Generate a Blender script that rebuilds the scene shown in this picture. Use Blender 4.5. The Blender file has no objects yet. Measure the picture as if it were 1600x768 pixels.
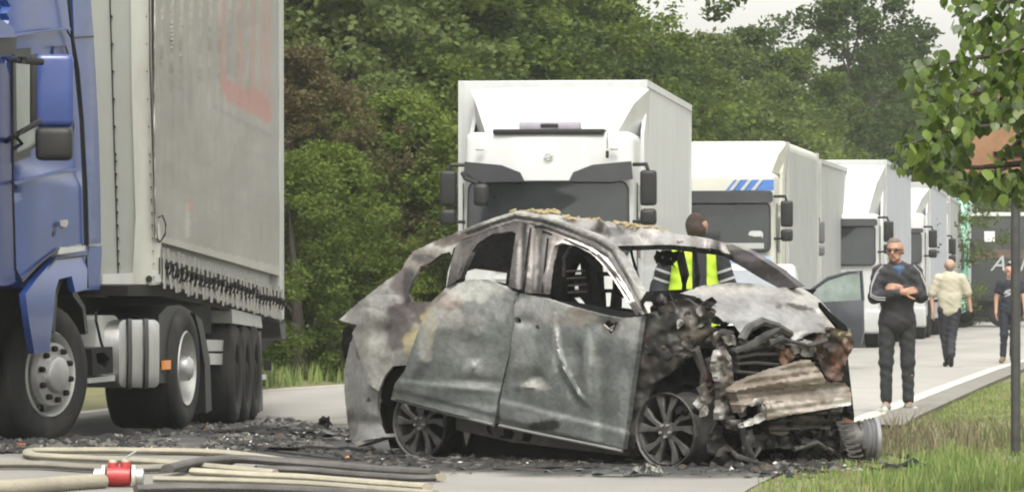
import bpy, bmesh, math, random
import numpy as np
from mathutils import Vector, Matrix, noise
from mathutils.geometry import delaunay_2d_cdt
random.seed(7); RNG = np.random.default_rng(7)
sc = bpy.context.scene
COL = sc.collection
R = math.radians
# ------------------------------------------------------------------ camera, sky, sun, exposure
F = 6900.0; EYE = 1.25; HOR = 455.0            # focal length in photo pixels, eye height, horizon row
cam = bpy.data.cameras.new('camera'); co = bpy.data.objects.new('camera', cam); COL.objects.link(co)
co.location = (0, 0, EYE); co.rotation_euler = (R(90), 0, 0)
cam.sensor_width = 36; cam.lens = 36*F/1600; cam.shift_y = (HOR-384)/1600; cam.clip_start = .5; cam.clip_end = 6000
sc.camera = co
w = bpy.data.worlds.new('World'); sc.world = w; w.use_nodes = True
wn = w.node_tree.nodes; wl = w.node_tree.links; wn.clear()
sky = wn.new('ShaderNodeTexSky'); sky.sky_type = 'NISHITA'; sky.sun_disc = False
SUN_EL, SUN_AZ = 60, 175                       # azimuth clockwise from +Y
sky.sun_elevation = R(SUN_EL); sky.sun_rotation = R(SUN_AZ); sky.dust_density = 4; sky.air_density = 1.2; sky.ozone_density = 1
hs = wn.new('ShaderNodeHueSaturation'); hs.inputs['Saturation'].default_value = .12; hs.inputs['Value'].default_value = 1.0
tint = wn.new('ShaderNodeMix'); tint.data_type = 'RGBA'; tint.blend_type = 'MULTIPLY'; tint.inputs[0].default_value = 1; tint.inputs[7].default_value = (1, .985, .93, 1)
bg = wn.new('ShaderNodeBackground'); bg.inputs[1].default_value = .15
wo = wn.new('ShaderNodeOutputWorld')
wl.new(sky.outputs[0], hs.inputs['Color']); wl.new(hs.outputs[0], tint.inputs[6]); wl.new(tint.outputs[2], bg.inputs[0]); wl.new(bg.outputs[0], wo.inputs[0])
sl = bpy.data.lights.new('sun', 'SUN'); sl.energy = .95; sl.angle = R(22); sl.color = (1, .97, .92)
so = bpy.data.objects.new('sun', sl); COL.objects.link(so)
sd = Vector((math.sin(R(SUN_AZ))*math.cos(R(SUN_EL)), math.cos(R(SUN_AZ))*math.cos(R(SUN_EL)), math.sin(R(SUN_EL))))
so.rotation_euler = sd.to_track_quat('Z', 'Y').to_euler(); so.location = sd*50
sc.view_settings.view_transform = 'Standard'; sc.view_settings.look = 'None'; sc.view_settings.exposure = 1.38; sc.view_settings.gamma = 1
sc.render.engine = 'CYCLES'
sc.cycles.max_bounces = 6; sc.cycles.volume_bounces = 1; sc.cycles.transparent_max_bounces = 8
sc.cycles.use_denoising = True
sc.cycles.pixel_filter_type = 'BLACKMAN_HARRIS'; sc.cycles.filter_width = 2.1

# ------------------------------------------------------------------ helpers
def lerp(a, b, t): return a+(b-a)*t
def clamp(x, a=0., b=1.): return max(a, min(b, x))
def sstep(a, b, x):
    t = clamp((x-a)/(b-a)); return t*t*(3-2*t)
def interp(pts, x):
    if x <= pts[0][0]: return pts[0][1]
    for (a, b), (c, d) in zip(pts, pts[1:]):
        if x <= c: return lerp(b, d, (x-a)/(c-a))
    (a, b), (c, d) = pts[-2], pts[-1]
    return b+(d-b)*(x-a)/(c-a)
def fbm(x, y, z=0, o=4):
    s = 0; a = 1.0
    for i in range(o):
        s += a*noise.noise(Vector((x, y, z))); x *= 2.03; y *= 2.03; z = z*2.03+7.1; a *= .5
    return s
def at(u, v, d):                                # photo pixel + distance -> world point
    return Vector(((u-800)*d/F, d, EYE-(v-HOR)*d/F))
LPTS = [(0, -20), (30, -11), (45, -6.6), (56.4, -3.19), (61, -1.9), (70, .0), (81, 1.6), (100, 4.9), (118, 7.6), (137, 10), (153, 12.2), (200, 19), (300, 33)]
RPTS = [(0, -1.2), (20, .6), (28, 1.5), (43, 3.62), (57.5, 5.85), (72, 8.13), (90, 11.3), (110, 16), (130, 22), (150, 31), (160, 40)]
def Lx(y): return interp(LPTS, y)
def Rx(y): return interp(RPTS, y)
def terr(x, y):                                 # gentle unevenness of the road under the blue truck
    k = sstep(-.9, -2.4, x) if x < -.9 else 0.
    if x < -.9: k = clamp((-.9-x)/1.5); k = k*k*(3-2*k)
    z = -.0178*(y-40.6)
    fade = sstep(27, 33, y)*(1-sstep(47, 56, y))
    if y < 33: z = -.0178*(33-40.6)
    return k*fade*z

MATS = {}
def mat(name, col, rough=.6, metal=0., var=.12, scale=6., bump=0., bscale=60., col2=None, spec=.5, attr=None, coat=0., stretch=(1, 1, 1), dirt=0., trans=0.):
    """procedural material: base colour varied by two noises, optional colour attribute, bump and dirt."""
    if name in MATS: return MATS[name]
    m = bpy.data.materials.new(name); m.use_nodes = True; MATS[name] = m
    N = m.node_tree.nodes; L = m.node_tree.links; P = N['Principled BSDF']
    tc = N.new('ShaderNodeTexCoord'); mp = N.new('ShaderNodeMapping'); mp.inputs['Scale'].default_value = stretch
    L.new(tc.outputs['Object'], mp.inputs[0])
    n1 = N.new('ShaderNodeTexNoise'); n1.inputs['Scale'].default_value = scale; n1.inputs['Detail'].default_value = 6; n1.inputs['Roughness'].default_value = .62
    L.new(mp.outputs[0], n1.inputs['Vector'])
    cr = N.new('ShaderNodeValToRGB'); cr.color_ramp.elements[0].position = .3; cr.color_ramp.elements[1].position = .7
    c2 = col2 or tuple(min(1, c*(1+var)) for c in col)
    c1 = tuple(c*(1-var) for c in col) if col2 is None else col
    L.new(n1.outputs['Fac'], cr.inputs[0])
    if attr:
        cr.color_ramp.elements[0].color = (1-var,)*3+(1,); cr.color_ramp.elements[1].color = (1+var,)*3+(1,)
        at_ = N.new('ShaderNodeAttribute'); at_.attribute_name = attr
        mx = N.new('ShaderNodeMix'); mx.data_type = 'RGBA'; mx.blend_type = 'MULTIPLY'; mx.inputs[0].default_value = 1
        L.new(at_.outputs['Color'], mx.inputs[6]); L.new(cr.outputs[0], mx.inputs[7]); out = mx.outputs[2]
    else:
        cr.color_ramp.elements[0].color = (*c1, 1); cr.color_ramp.elements[1].color = (*c2, 1); out = cr.outputs[0]
    if dirt:
        n3 = N.new('ShaderNodeTexNoise'); n3.inputs['Scale'].default_value = 1.3; n3.inputs['Detail'].default_value = 8; n3.inputs['Roughness'].default_value = .7
        mp3 = N.new('ShaderNodeMapping'); mp3.inputs['Scale'].default_value = (2.2, 2.2, .6); L.new(tc.outputs['Object'], mp3.inputs[0]); L.new(mp3.outputs[0], n3.inputs['Vector'])
        r3 = N.new('ShaderNodeValToRGB'); r3.color_ramp.elements[0].position = .45; r3.color_ramp.elements[1].position = .75
        r3.color_ramp.elements[0].color = (0, 0, 0, 1); r3.color_ramp.elements[1].color = (dirt,)*3+(1,)
        L.new(n3.outputs['Fac'], r3.inputs[0])
        mx2 = N.new('ShaderNodeMix'); mx2.data_type = 'RGBA'; L.new(r3.outputs[0], mx2.inputs[0]); L.new(out, mx2.inputs[6]); mx2.inputs[7].default_value = (.16, .145, .12, 1); out = mx2.outputs[2]
    L.new(out, P.inputs['Base Color'])
    P.inputs['Roughness'].default_value = rough; P.inputs['Metallic'].default_value = metal; P.inputs['Specular IOR Level'].default_value = spec
    P.inputs['Coat Weight'].default_value = coat; P.inputs['Coat Roughness'].default_value = .08
    if trans:
        tr = N.new('ShaderNodeBsdfTranslucent'); L.new(out, tr.inputs[0]); ms = N.new('ShaderNodeMixShader'); ms.inputs[0].default_value = trans
        L.new(P.outputs[0], ms.inputs[1]); L.new(tr.outputs[0], ms.inputs[2]); L.new(ms.outputs[0], N['Material Output'].inputs[0])
    if bump:
        n2 = N.new('ShaderNodeTexNoise'); n2.inputs['Scale'].default_value = bscale; n2.inputs['Detail'].default_value = 5; L.new(mp.outputs[0], n2.inputs['Vector'])
        bp = N.new('ShaderNodeBump'); bp.inputs['Strength'].default_value = bump; bp.inputs['Distance'].default_value = .02
        L.new(n2.outputs['Fac'], bp.inputs['Height']); L.new(bp.outputs[0], P.inputs['Normal'])
    return m
def tag(o, label=None, cat=None, group=None, kind=None):
    if label: o['label'] = label
    if cat: o['category'] = cat
    if group: o['group'] = group
    if kind: o['kind'] = kind
    return o
def link(name, me, m=None, parent=None, loc=None):
    o = bpy.data.objects.new(name, me); COL.objects.link(o)
    if m is not None and me is not None and not me.materials: me.materials.append(m)
    if parent is not None: o.parent = parent
    if loc is not None: o.location = loc
    return o
def root(name, label, cat, loc=(0, 0, 0), rotz=0., group=None):
    o = link(name, None); o.location = loc; o.rotation_euler = (0, 0, rotz); o.empty_display_size = .2
    return tag(o, label, cat, group)
def copy_tree(o, parent=None):
    c = o.copy(); COL.objects.link(c); c.parent = parent
    for ch in list(o.children): copy_tree(ch, c)
    return c
def finish(me, smooth=True, ang=40):
    if smooth:
        me.shade_smooth()
        bm = bmesh.new(); bm.from_mesh(me); ca = R(ang)
        bmesh.ops.recalc_face_normals(bm, faces=bm.faces[:])
        for e in bm.edges:
            if len(e.link_faces) == 2 and e.calc_face_angle(0) > ca: e.smooth = False
        bm.to_mesh(me); bm.free()
    return me

class MB:
    """collects shapes into one mesh"""
    def __init__(s): s.bm = bmesh.new()
    def _new(s, before):
        return [v for v in s.bm.verts if v not in before]
    def box(s, x0, x1, y0, y1, z0, z1, bev=0., seg=2, rot=None):
        b = bmesh.new(); bmesh.ops.create_cube(b, size=1)
        for v in b.verts: v.co = Vector((lerp(x0, x1, v.co.x+.5), lerp(y0, y1, v.co.y+.5), lerp(z0, z1, v.co.z+.5)))
        if bev: bmesh.ops.bevel(b, geom=b.edges[:], offset=bev, segments=seg, profile=.6, affect='EDGES')
        if rot is not None:
            c = Vector(((x0+x1)/2, (y0+y1)/2, (z0+z1)/2))
            for v in b.verts: v.co = c+rot @ (v.co-c)
        s.add(b); return s
    def add(s, b):
        me = bpy.data.meshes.new('t'); b.to_mesh(me); b.free(); s.bm.from_mesh(me); bpy.data.meshes.remove(me)
    def prism(s, pts, axis, lo, hi, bev=0., seg=2):
        """closed outline pts in the plane across axis, extruded lo..hi (numbers or functions of the point)"""
        b = bmesh.new()
        def P(p, h):
            h = h(p) if callable(h) else h
            return {'x': (h, p[0], p[1]), 'y': (p[0], h, p[1]), 'z': (p[0], p[1], h)}[axis]
        A = [b.verts.new(P(p, lo)) for p in pts]; B = [b.verts.new(P(p, hi)) for p in pts]
        b.faces.new(A); b.faces.new(B[::-1])
        n = len(pts)
        for i in range(n): b.faces.new((A[i], B[i], B[(i+1) % n], A[(i+1) % n]))
        bmesh.ops.recalc_face_normals(b, faces=b.faces[:])
        if bev: bmesh.ops.bevel(b, geom=b.edges[:], offset=bev, segments=seg, profile=.6, affect='EDGES', clamp_overlap=True)
        s.add(b); return s
    def tube(s, path, r, n=8, cap=True, flat=1.):
        path = [Vector(p) for p in path]; rings = []
        up = Vector((0, 0, 1))
        for i, p in enumerate(path):
            t = (path[min(i+1, len(path)-1)]-path[max(i-1, 0)]).normalized()
            a = t.cross(up)
            if a.length < .05: a = t.cross(Vector((0, 1, 0)))
            a.normalize(); b = a.cross(t).normalized(); rr = r[i] if isinstance(r, (list, tuple)) else r
            rings.append([s.bm.verts.new(p+a*rr*math.cos(k*2*math.pi/n)+b*rr*flat*math.sin(k*2*math.pi/n)) for k in range(n)])
        for A, B in zip(rings, rings[1:]):
            for k in range(n): s.bm.faces.new((A[k], A[(k+1) % n], B[(k+1) % n], B[k]))
        if cap: s.bm.faces.new(rings[0][::-1]); s.bm.faces.new(rings[-1])
        return s
    def lathe(s, prof, n=32, M=None, cap=False):
        """profile of (x along axis, radius), spun round the local x axis"""
        rings = []
        for x, r in prof:
            ring = []
            for k in range(n):
                a = k*2*math.pi/n; p = Vector((x, r*math.cos(a), r*math.sin(a)))
                ring.append(s.bm.verts.new(M @ p if M else p))
            rings.append(ring)
        for A, B in zip(rings, rings[1:]):
            for k in range(n): s.bm.faces.new((A[k], A[(k+1) % n], B[(k+1) % n], B[k]))
        if cap and prof[0][1] > 1e-4: s.bm.faces.new(rings[0][::-1])
        if cap and prof[-1][1] > 1e-4: s.bm.faces.new(rings[-1])
        return s
    def warp(s, f):
        for v in s.bm.verts: v.co = Vector(f(v.co))
        return s
    def mesh(s, name, smooth=True, ang=40):
        bmesh.ops.remove_doubles(s.bm, verts=s.bm.verts[:], dist=1e-5)
        bmesh.ops.recalc_face_normals(s.bm, faces=s.bm.faces[:])
        me = bpy.data.meshes.new(name); s.bm.to_mesh(me); s.bm.free(); return finish(me, smooth, ang)
    def obj(s, name, m, parent=None, loc=None, smooth=True, ang=40):
        return link(name, s.mesh(name, smooth, ang), m, parent, loc)
def rrect(x0, x1, z0, z1, r, n=5):
    out = []
    for cx, cz, a0 in ((x1-r, z1-r, 0), (x0+r, z1-r, 90), (x0+r, z0+r, 180), (x1-r, z0+r, 270)):
        for k in range(n+1):
            a = R(a0+90*k/n); out.append((cx+r*math.cos(a), cz+r*math.sin(a)))
    return out
def raw_mesh(name, verts, faces, m=None, cols=None, smooth=False):
    """verts (n,3), faces (m,k) arrays -> mesh, fast"""
    verts = np.asarray(verts, dtype=np.float32); faces = np.asarray(faces, dtype=np.int32); k = faces.shape[1]
    me = bpy.data.meshes.new(name); me.vertices.add(len(verts)); me.vertices.foreach_set('co', verts.ravel())
    me.loops.add(faces.size); me.loops.foreach_set('vertex_index', faces.ravel())
    me.polygons.add(len(faces)); me.polygons.foreach_set('loop_start', np.arange(0, faces.size, k, dtype=np.int32))
    me.update(calc_edges=True); me.validate()
    if cols is not None:
        a = me.color_attributes.new('Col', 'FLOAT_COLOR', 'POINT'); c = np.ones((len(verts), 4), np.float32); c[:, :3] = cols; a.data.foreach_set('color', c.ravel())
    if m: me.materials.append(m)
    if smooth: me.shade_smooth()
    return me

class Plane:
    """a plane standing in the scene: pixel rays are met with it; off = metres behind it"""
    def __init__(s, p0, d=None, n=None):
        s.p0 = Vector(p0)
        if n is None:
            d = Vector((d[0], d[1], 0)).normalized(); n = Vector((d.y, -d.x, 0))
        s.n = Vector(n).normalized()
        if s.n.dot(Vector((0, 0, EYE))-s.p0) < 0: s.n = -s.n       # faces the camera
        s.c = s.n.dot(s.p0)
    def __call__(s, u, v, off=0.):
        r = Vector(((u-800)/F, 1, -(v-HOR)/F)); o = Vector((0, 0, EYE))
        t = (s.c-off-s.n.dot(o))/s.n.dot(r)
        return o+r*t
def inside(p, poly):
    x, y = p; c = False; n = len(poly)
    for i in range(n):
        x1, y1 = poly[i]; x2, y2 = poly[i-1]
        if (y1 > y) != (y2 > y) and x < (x2-x1)*(y-y1)/(y2-y1)+x1: c = not c
    return c
def dense(poly, step, curve=False, jag=0., seed=0):
    out = []; n = len(poly)
    for i in range(n):
        p0, p1, p2, p3 = [Vector((*poly[(i+k) % n], 0)) for k in (-1, 0, 1, 2)]
        m = max(1, int((p2-p1).length/step))
        for k in range(m):
            t = k/m
            q = 0.5*((2*p1)+(-p0+p2)*t+(2*p0-5*p1+4*p2-p3)*t*t+(-p0+3*p1-3*p2+p3)*t**3) if curve else p1.lerp(p2, t)
            if jag: q = q+Vector((noise.noise(Vector((q.x*.21, q.y*.21, seed))), noise.noise(Vector((q.x*.21, q.y*.21, seed+9))), 0))*jag
            out.append((q.x, q.y))
    return out
def sheet(name, poly, pl, m, parent, res=7, thick=.012, holes=(), off=0., disp=None, paint=None, curve=False, jag=0., hjag=0., ang=50):
    """a panel: outline in photo pixels laid on plane pl, with real thickness, dents (disp, metres toward the viewer) and painted colours"""
    base = parent.location if parent else Vector()
    if parent and parent.parent: base = parent.location+parent.parent.location
    rings = [dense(poly, res, curve, jag)]+[dense(h, res, curve, hjag) for h in holes]
    pts = []; edges = []
    for rg in rings:
        k = len(pts); pts += [Vector(p) for p in rg]; edges += [(k+i, k+(i+1) % len(rg)) for i in range(len(rg))]
    us = [p[0] for p in rings[0]]; vs = [p[1] for p in rings[0]]
    bp = np.array([p[:] for p in pts])
    y = min(vs)+res*.6; row = 0
    while y < max(vs):
        x = min(us)+res*(.5+.5*(row % 2))
        while x < max(us):
            if inside((x, y), rings[0]) and not any(inside((x, y), h) for h in rings[1:]):
                if np.min((bp[:, 0]-x)**2+(bp[:, 1]-y)**2) > (res*.45)**2:
                    pts.append(Vector((x+random.uniform(-.12, .12)*res, y+random.uniform(-.12, .12)*res)))
            x += res
        y += res*.87; row += 1
    V, E, Fc, *_ = delaunay_2d_cdt(pts, edges, [], 0, 1e-4)
    tri = []
    for f in Fc:
        c = ((V[f[0]].x+V[f[1]].x+V[f[2]].x)/3, (V[f[0]].y+V[f[1]].y+V[f[2]].y)/3)
        if inside(c, rings[0]) and not any(inside(c, h) for h in rings[1:]): tri.append(tuple(f))
    P = []; C = []
    for q in V:
        o = off(q.x, q.y) if callable(off) else off
        if disp: o -= disp(q.x, q.y)
        P.append(pl(q.x, q.y, o)-base)
        if paint: C.append(paint(q.x, q.y))
    n = len(P); bk = -pl.n*thick
    cnt = {}
    for a, b, c in tri:
        for e in ((a, b), (b, c), (c, a)): cnt[e] = cnt.get(e, 0)+1
    border = [e for e in cnt if (e[1], e[0]) not in cnt]
    faces = list(tri)+[(c+n, b+n, a+n) for a, b, c in tri]
    for a, b in border: faces += [(b, a, a+n), (b, a+n, b+n)]
    me = raw_mesh(name, [p[:] for p in P]+[(p+bk)[:] for p in P], faces, m, (C+C) if paint else None)
    finish(me, True, ang)
    return link(name, me, None, parent)
def painter(base, blobs, nz=.5, sc_=.02, seed=0, gain=.62):
    """flat colour laid on by stains with shapes of their own: base + [(u,v,ru,rv,colour,strength)]"""
    def f(u, v):
        wob = fbm(u*sc_, v*sc_, seed, 4)
        c = list(base); k = 1+wob*.2+.12*noise.noise(Vector((u*.09, v*.012, seed+5)))
        c = [x*k for x in c]
        for (bu, bv, ru, rv, bc, st) in blobs:
            d = math.sqrt(((u-bu)/ru)**2+((v-bv)/rv)**2)+fbm(u*sc_*1.7+bu, v*sc_*1.7+bv, seed, 4)*nz
            t = (1-sstep(.75, 1.15, d))*st
            if t > 0: c = [lerp(x, y, t) for x, y in zip(c, bc)]
        g = 1+noise.noise(Vector((u*.22, v*.22, seed+3)))*.1+noise.noise(Vector((u*.6, v*.6, seed+4)))*.12
        return [max(.004, x*g*gain) for x in c]
    return f

# ------------------------------------------------------------------ ground, road, kerb, markings
asph = mat('asphalt', (.2, .19, .175), .92, var=.1, scale=.9, bump=.25, bscale=90, attr='Col')
def gridmesh(name, xs_of, ys, nx, z, m, col=None):
    V = []; C = []; Fs = []
    for j, y in enumerate(ys):
        a, b = xs_of(y)
        for i in range(nx):
            x = lerp(a, b, i/(nx-1)); V.append((x, y, z(x, y)))
            if col: C.append(col(x, y))
    for j in range(len(ys)-1):
        for i in range(nx-1):
            k = j*nx+i; Fs.append((k, k+1, k+nx+1, k+nx))
    return raw_mesh(name, V, Fs, m, C if col else None, smooth=True)
SOOT_SHADE = [(.6, 32.6, 2.5, 1.9, .96), (2.1, 31.9, 1.6, 1.6, .9), (-1.6, 33.2, 1.6, 1.6, .7), (-3.2, 35.2, 2.8, 3.4, .88), (-3.0, 39, 2.3, 6, .93), (-1.2, 36.5, 1.6, 3.2, .5), (-4.2, 42, 2, 8, .8), (1.2, 31.0, 2.2, 1.2, .96), (-.6, 31.9, 2.0, 1.1, .8), (-1.5, 40, 1.6, 3.5, .35)]  # soot stains, with contact shadow under lorry and wreck painted in
def road_col(x, y):
    n = fbm(x*.35, y*.12, 3); g = 1+n*.14
    g *= 1+.05*noise.noise(Vector((x*2.5, y*.12, 0)))
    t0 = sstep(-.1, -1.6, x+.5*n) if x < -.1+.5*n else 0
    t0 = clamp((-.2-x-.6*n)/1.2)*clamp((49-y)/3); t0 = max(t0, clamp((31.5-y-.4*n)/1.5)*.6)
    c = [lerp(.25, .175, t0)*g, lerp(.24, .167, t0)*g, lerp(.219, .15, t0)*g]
    for (sx, sy, rx, ry, st) in SOOT_SHADE:
        d = math.sqrt(((x-sx)/rx)**2+((y-sy)/ry)**2)+fbm(x*1.3, y*.9, 8)*.45
        t = (1-sstep(.6, 1.15, d))*st
        c = [lerp(q, k, t) for q, k in zip(c, (.022, .021, .02))]
    for k in (1.15, 2.5, 4.1):                               # tar seams and worn wheel tracks along the lane
        xx = (x-Lx(y))/(Rx(y)-Lx(y)+.01)*6
        c = [q*(1-.12*math.exp(-((xx-k-.05*n)*3)**2)) for q in c]
    return c
ys = list(np.concatenate([np.arange(14, 27, 1.), np.arange(27, 46, .16), np.arange(46, 80, .8), np.arange(80, 300, 4.)]))
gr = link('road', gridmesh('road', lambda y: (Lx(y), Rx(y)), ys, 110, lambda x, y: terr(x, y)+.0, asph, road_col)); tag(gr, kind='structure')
soil = mat('soil', (.085, .09, .035), .95, col2=(.15, .14, .065), scale=1.1, bump=.6, bscale=25)
def bank(x, y):                                              # verge height beside the road
    dl = Lx(y)-x; dr = x-Rx(y)
    z = -.02
    if dl > 0: z = lerp(-.02, .05, clamp(dl/.4))+.35*sstep(2, 7, dl)+.05*fbm(x*.5, y*.3)
    if dr > 0: z = lerp(-.02, -.0, clamp(dr/.5))+.10*sstep(.6, 3.5, dr)+.04*fbm(x*.8, y*.4)
    return z+terr(x, y)
V = []; gy = list(np.concatenate([[-1500, -500, -150, -40, 0, 14], np.arange(20, 60, .8), np.arange(60, 130, 2.5), np.arange(130, 320, 10.), [500, 900, 1500]]))
gx0 = list(np.concatenate([[-1500, -600, -200, -80, -40], np.arange(-24, 12, .45), np.arange(12, 46, 1.5), [60, 90, 200, 600, 1500]]))
V = [(x, y, bank(x, y) if -24 < x < 46 and 0 < y < 320 else -.06) for y in gy for x in gx0]
nx = len(gx0); Fs = [(j*nx+i, j*nx+i+1, (j+1)*nx+i+1, (j+1)*nx+i) for j in range(len(gy)-1) for i in range(nx-1)]
tag(link('ground', raw_mesh('ground', V, Fs, soil, smooth=True)), kind='structure')
line = mat('road_paint', (.40, .385, .34), .75, var=.14, scale=5, bump=.1)
conc = mat('kerb_concrete', (.24, .228, .2), .9, var=.18, scale=2.5, bump=.3, bscale=40, dirt=.5)
def strip(name, off0, off1, side, y0, y1, z, m, st=1.5, thick=0):
    V = []; yy = np.arange(y0, y1, st)
    for y in yy:
        for o in (off0, off1):
            x = (Rx(y)+o) if side > 0 else (Lx(y)-o); V.append((x, y, terr(x, y)+z))
    Fs = [(2*i, 2*i+1, 2*i+3, 2*i+2) for i in range(len(yy)-1)]
    if thick:
        n = len(V); V = V+[(a, b, c-thick) for a, b, c in V]
        Fs += [(2*i, 2*i+2, n+2*i+2, n+2*i) for i in range(len(yy)-1)]+[(2*i+1, 2*i+3, n+2*i+3, n+2*i+1) for i in range(len(yy)-1)]
    return tag(link(name, raw_mesh(name, V, Fs, m)), kind='structure')
strip('road_marking', -.34, -.14, 1, 41, 158, .004, line)
strip('road_marking', -.32, -.15, -1, 44, 200, .005, line)
strip('kerb', -.02, .34, 1, 40, 158, .045, conc, thick=.15)

# ------------------------------------------------------------------ grass and weeds
def blades(name, spots, hmin, hmax, m, wd, cols, parent=None, lean=.35):
    """spots (n,3) -> one mesh of tapered bent blades"""
    n = len(spots); h = RNG.uniform(hmin, hmax, n); a = RNG.uniform(0, 2*np.pi, n); la = RNG.uniform(0, 2*np.pi, n); ln = RNG.uniform(.05, lean, n)*h
    wdv = np.stack([np.cos(a), np.sin(a), np.zeros(n)], 1)*(wd*RNG.uniform(.6, 1.3, n))[:, None]
    top = spots+np.stack([np.cos(la)*ln, np.sin(la)*ln, h], 1); mid = spots+np.stack([np.cos(la)*ln*.3, np.sin(la)*ln*.3, h*.55], 1)
    V = np.stack([spots-wdv, spots+wdv, mid+wdv*.8, mid-wdv*.8, top], 1).reshape(-1, 3)
    k = np.arange(n)*5
    T = np.concatenate([np.stack([k, k+1, k+2], 1), np.stack([k, k+2, k+3], 1), np.stack([k+3, k+2, k+4], 1)])
    c = np.array(cols)[RNG.integers(0, len(cols), n)]*RNG.uniform(.75, 1.25, (n, 1)); c = np.repeat(c, 5, 0)
    return tag(link(name, raw_mesh(name, V, T, m, c), None, parent), kind='stuff')
gm = mat('grass_blade', (1, 1, 1), .6, var=.15, scale=3, attr='Col', trans=.25)
G1 = [(.13, .2, .045), (.17, .24, .06), (.22, .25, .085), (.10, .16, .035)]
def spots(n, xr, yr, ok, dens=None):
    out = []
    x = RNG.uniform(*xr, n); y = RNG.uniform(*yr, n)
    for a, b in zip(x, y):
        if ok(a, b): out.append((a, b, bank(a, b)-.01))
    return np.array(out)
S = spots(100000, (1.0, 9.5), (27, 60), lambda x, y: x-Rx(y) > (.36 if y > 40 else .03)+.15*fbm(x*3, y*3) and x < .125*y+.6 and random.random() < .3+.7*clamp(1.6-(y-27)/30) and fbm(x*1.1, y*.6, 4) > -.62)
blades('grass', S, .025, .07, gm, .006, G1+[(.22, .2, .08)])
S = spots(26000, (1.5, 6), (27, 37), lambda x, y: x-Rx(y) > .9+.5*fbm(x, y*.4, 9) and fbm(x*.9, y*.5, 12) > -.1)
blades('tall_grass', S, .06, .17, gm, .006, G1)
S = spots(70000, (-9, 9), (54, 92), lambda x, y: Lx(y)-x > .12 and x > -.09*y+.5)
blades('verge_grass', S, .1, .3, gm, .015, G1+[(.2, .23, .09)])
S = spots(5000, (1.9, 4.2), (30, 41), lambda x, y: x-Rx(y) > .3 and math.hypot(x-3.0, (y-36)*.45) < 1.25)
blades('dead_weeds', S, .06, .3, gm, .004, [(.16, .13, .08), (.09, .07, .05), (.2, .18, .1)], lean=.8)
S = spots(30000, (9, 40), (75, 160), lambda x, y: x-Rx(y) > .3)
blades('far_grass', S, .15, .35, gm, .03, G1)

# ------------------------------------------------------------------ trees
lf = {k: mat('foliage_'+k, c, .65, var=.0, col2=c2, scale=.9, trans=.4, spec=.2) for k, c, c2 in (
    ('mid', (.05, .08, .014), (.11, .145, .024)), ('dark', (.034, .058, .016), (.07, .1, .024)),
    ('light', (.07, .115, .018), (.15, .19, .034)), ('brown', (.06, .062, .024), (.125, .098, .046)), ('willow', (.07, .098, .028), (.12, .148, .045)))}
bark = mat('bark', (.035, .03, .022), .9, col2=(.075, .065, .05), scale=6, bump=.8, bscale=20, stretch=(3, 3, .6))
def crown_mesh(name, H, W, n, leaf, m, seed, low=.15, ragged=.8):
    """leaf faces gathered in clumps round limb ends: uneven outline with gaps"""
    rg = np.random.default_rng(seed); P = []; limbs = []
    ncl = max(10, n//95)
    for i in range(ncl):
        t = rg.uniform(0, 1); z = H*(low+(1-low)*t**.85)
        prof = math.sin(math.pi*min(1, .22+.78*t)**1.05)*.9+.12
        a = rg.uniform(0, 2*math.pi); rr = W*prof*math.sqrt(rg.uniform(.12, 1))*(1+.35*math.sin(3*a+seed))
        c = np.array([rr*math.cos(a), rr*math.sin(a), z]); limbs.append(c)
        s = rg.uniform(.28, .62)*W*.42*ragged
        q = rg.normal(0, 1, (n//ncl, 3)); q /= np.linalg.norm(q, axis=1)[:, None]+1e-6
        q *= (rg.uniform(0, 1, (len(q), 1))**.45)*s; q[:, 2] *= .6
        P.append(c+q)
    P = np.concatenate(P); N = len(P)
    a = rg.normal(0, 1, (N, 3)); a[:, 2] *= .5; a /= np.linalg.norm(a, axis=1)[:, None]
    b = np.cross(a, rg.normal(0, 1, (N, 3))); b /= np.linalg.norm(b, axis=1)[:, None]
    L = leaf*rg.uniform(.6, 1.4, (N, 1))
    V = np.stack([P, P+a*L*.5+b*L*.33, P+a*L, P+a*L*.5-b*L*.33], 1).reshape(-1, 3)
    Fq = np.arange(N*4).reshape(-1, 4)
    return raw_mesh(name, V, Fq, m), limbs
def trunk_mesh(H, W, limbs, seed, r=.13):
    rg = random.Random(seed); b = MB(); top = H*.8
    def ax(z): return Vector((.25*math.sin(z*.6+seed), .2*math.cos(z*.5+seed), z))
    b.tube([ax(z) for z in (-.3, .3, H*.2, H*.4, H*.6, top)], [r*1.35, r, r*.85, r*.65, r*.4, r*.15], 8)
    for c in rg.sample(limbs, min(9, len(limbs))):
        c = Vector(c); z0 = clamp(c.z-rg.uniform(.5, 1.6), .3, top); p = ax(z0)
        b.tube([p, p.lerp(c, .5)+Vector((0, 0, .2)), c], [r*.22, r*.13, r*.04], 5)
    return b.mesh('trunk')
KINDS_T = [ # crown key, H, W, leaves, leaf size, foliage
    ('tall', 9.5, 2.9, 30000, .12, 'mid', .04), ('tall_dark', 8.8, 2.7, 30000, .12, 'dark', .04), ('light', 7.2, 2.3, 24000, .115, 'light', .02),
    ('bushy', 4.2, 1.9, 36000, .07, 'mid', .0), ('bushy_light', 3.4, 1.6, 30000, .062, 'light', .0), ('scorched', 4.6, 1.7, 26000, .06, 'brown', .0),
    ('airy', 10.5, 3.0, 13000, .15, 'dark', .4), ('willow', 6.4, 2.2, 24000, .11, 'willow', .02)]
TM = {}
for i, (k, H, W, n, l, f, lo) in enumerate(KINDS_T):
    cm, lb = crown_mesh('crown', H, W, n, l, lf[f], 20+i, lo)
    tm = trunk_mesh(H, W, lb, i, .1+.012*H); tm.materials.append(bark); TM[k] = (cm, tm)
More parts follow.
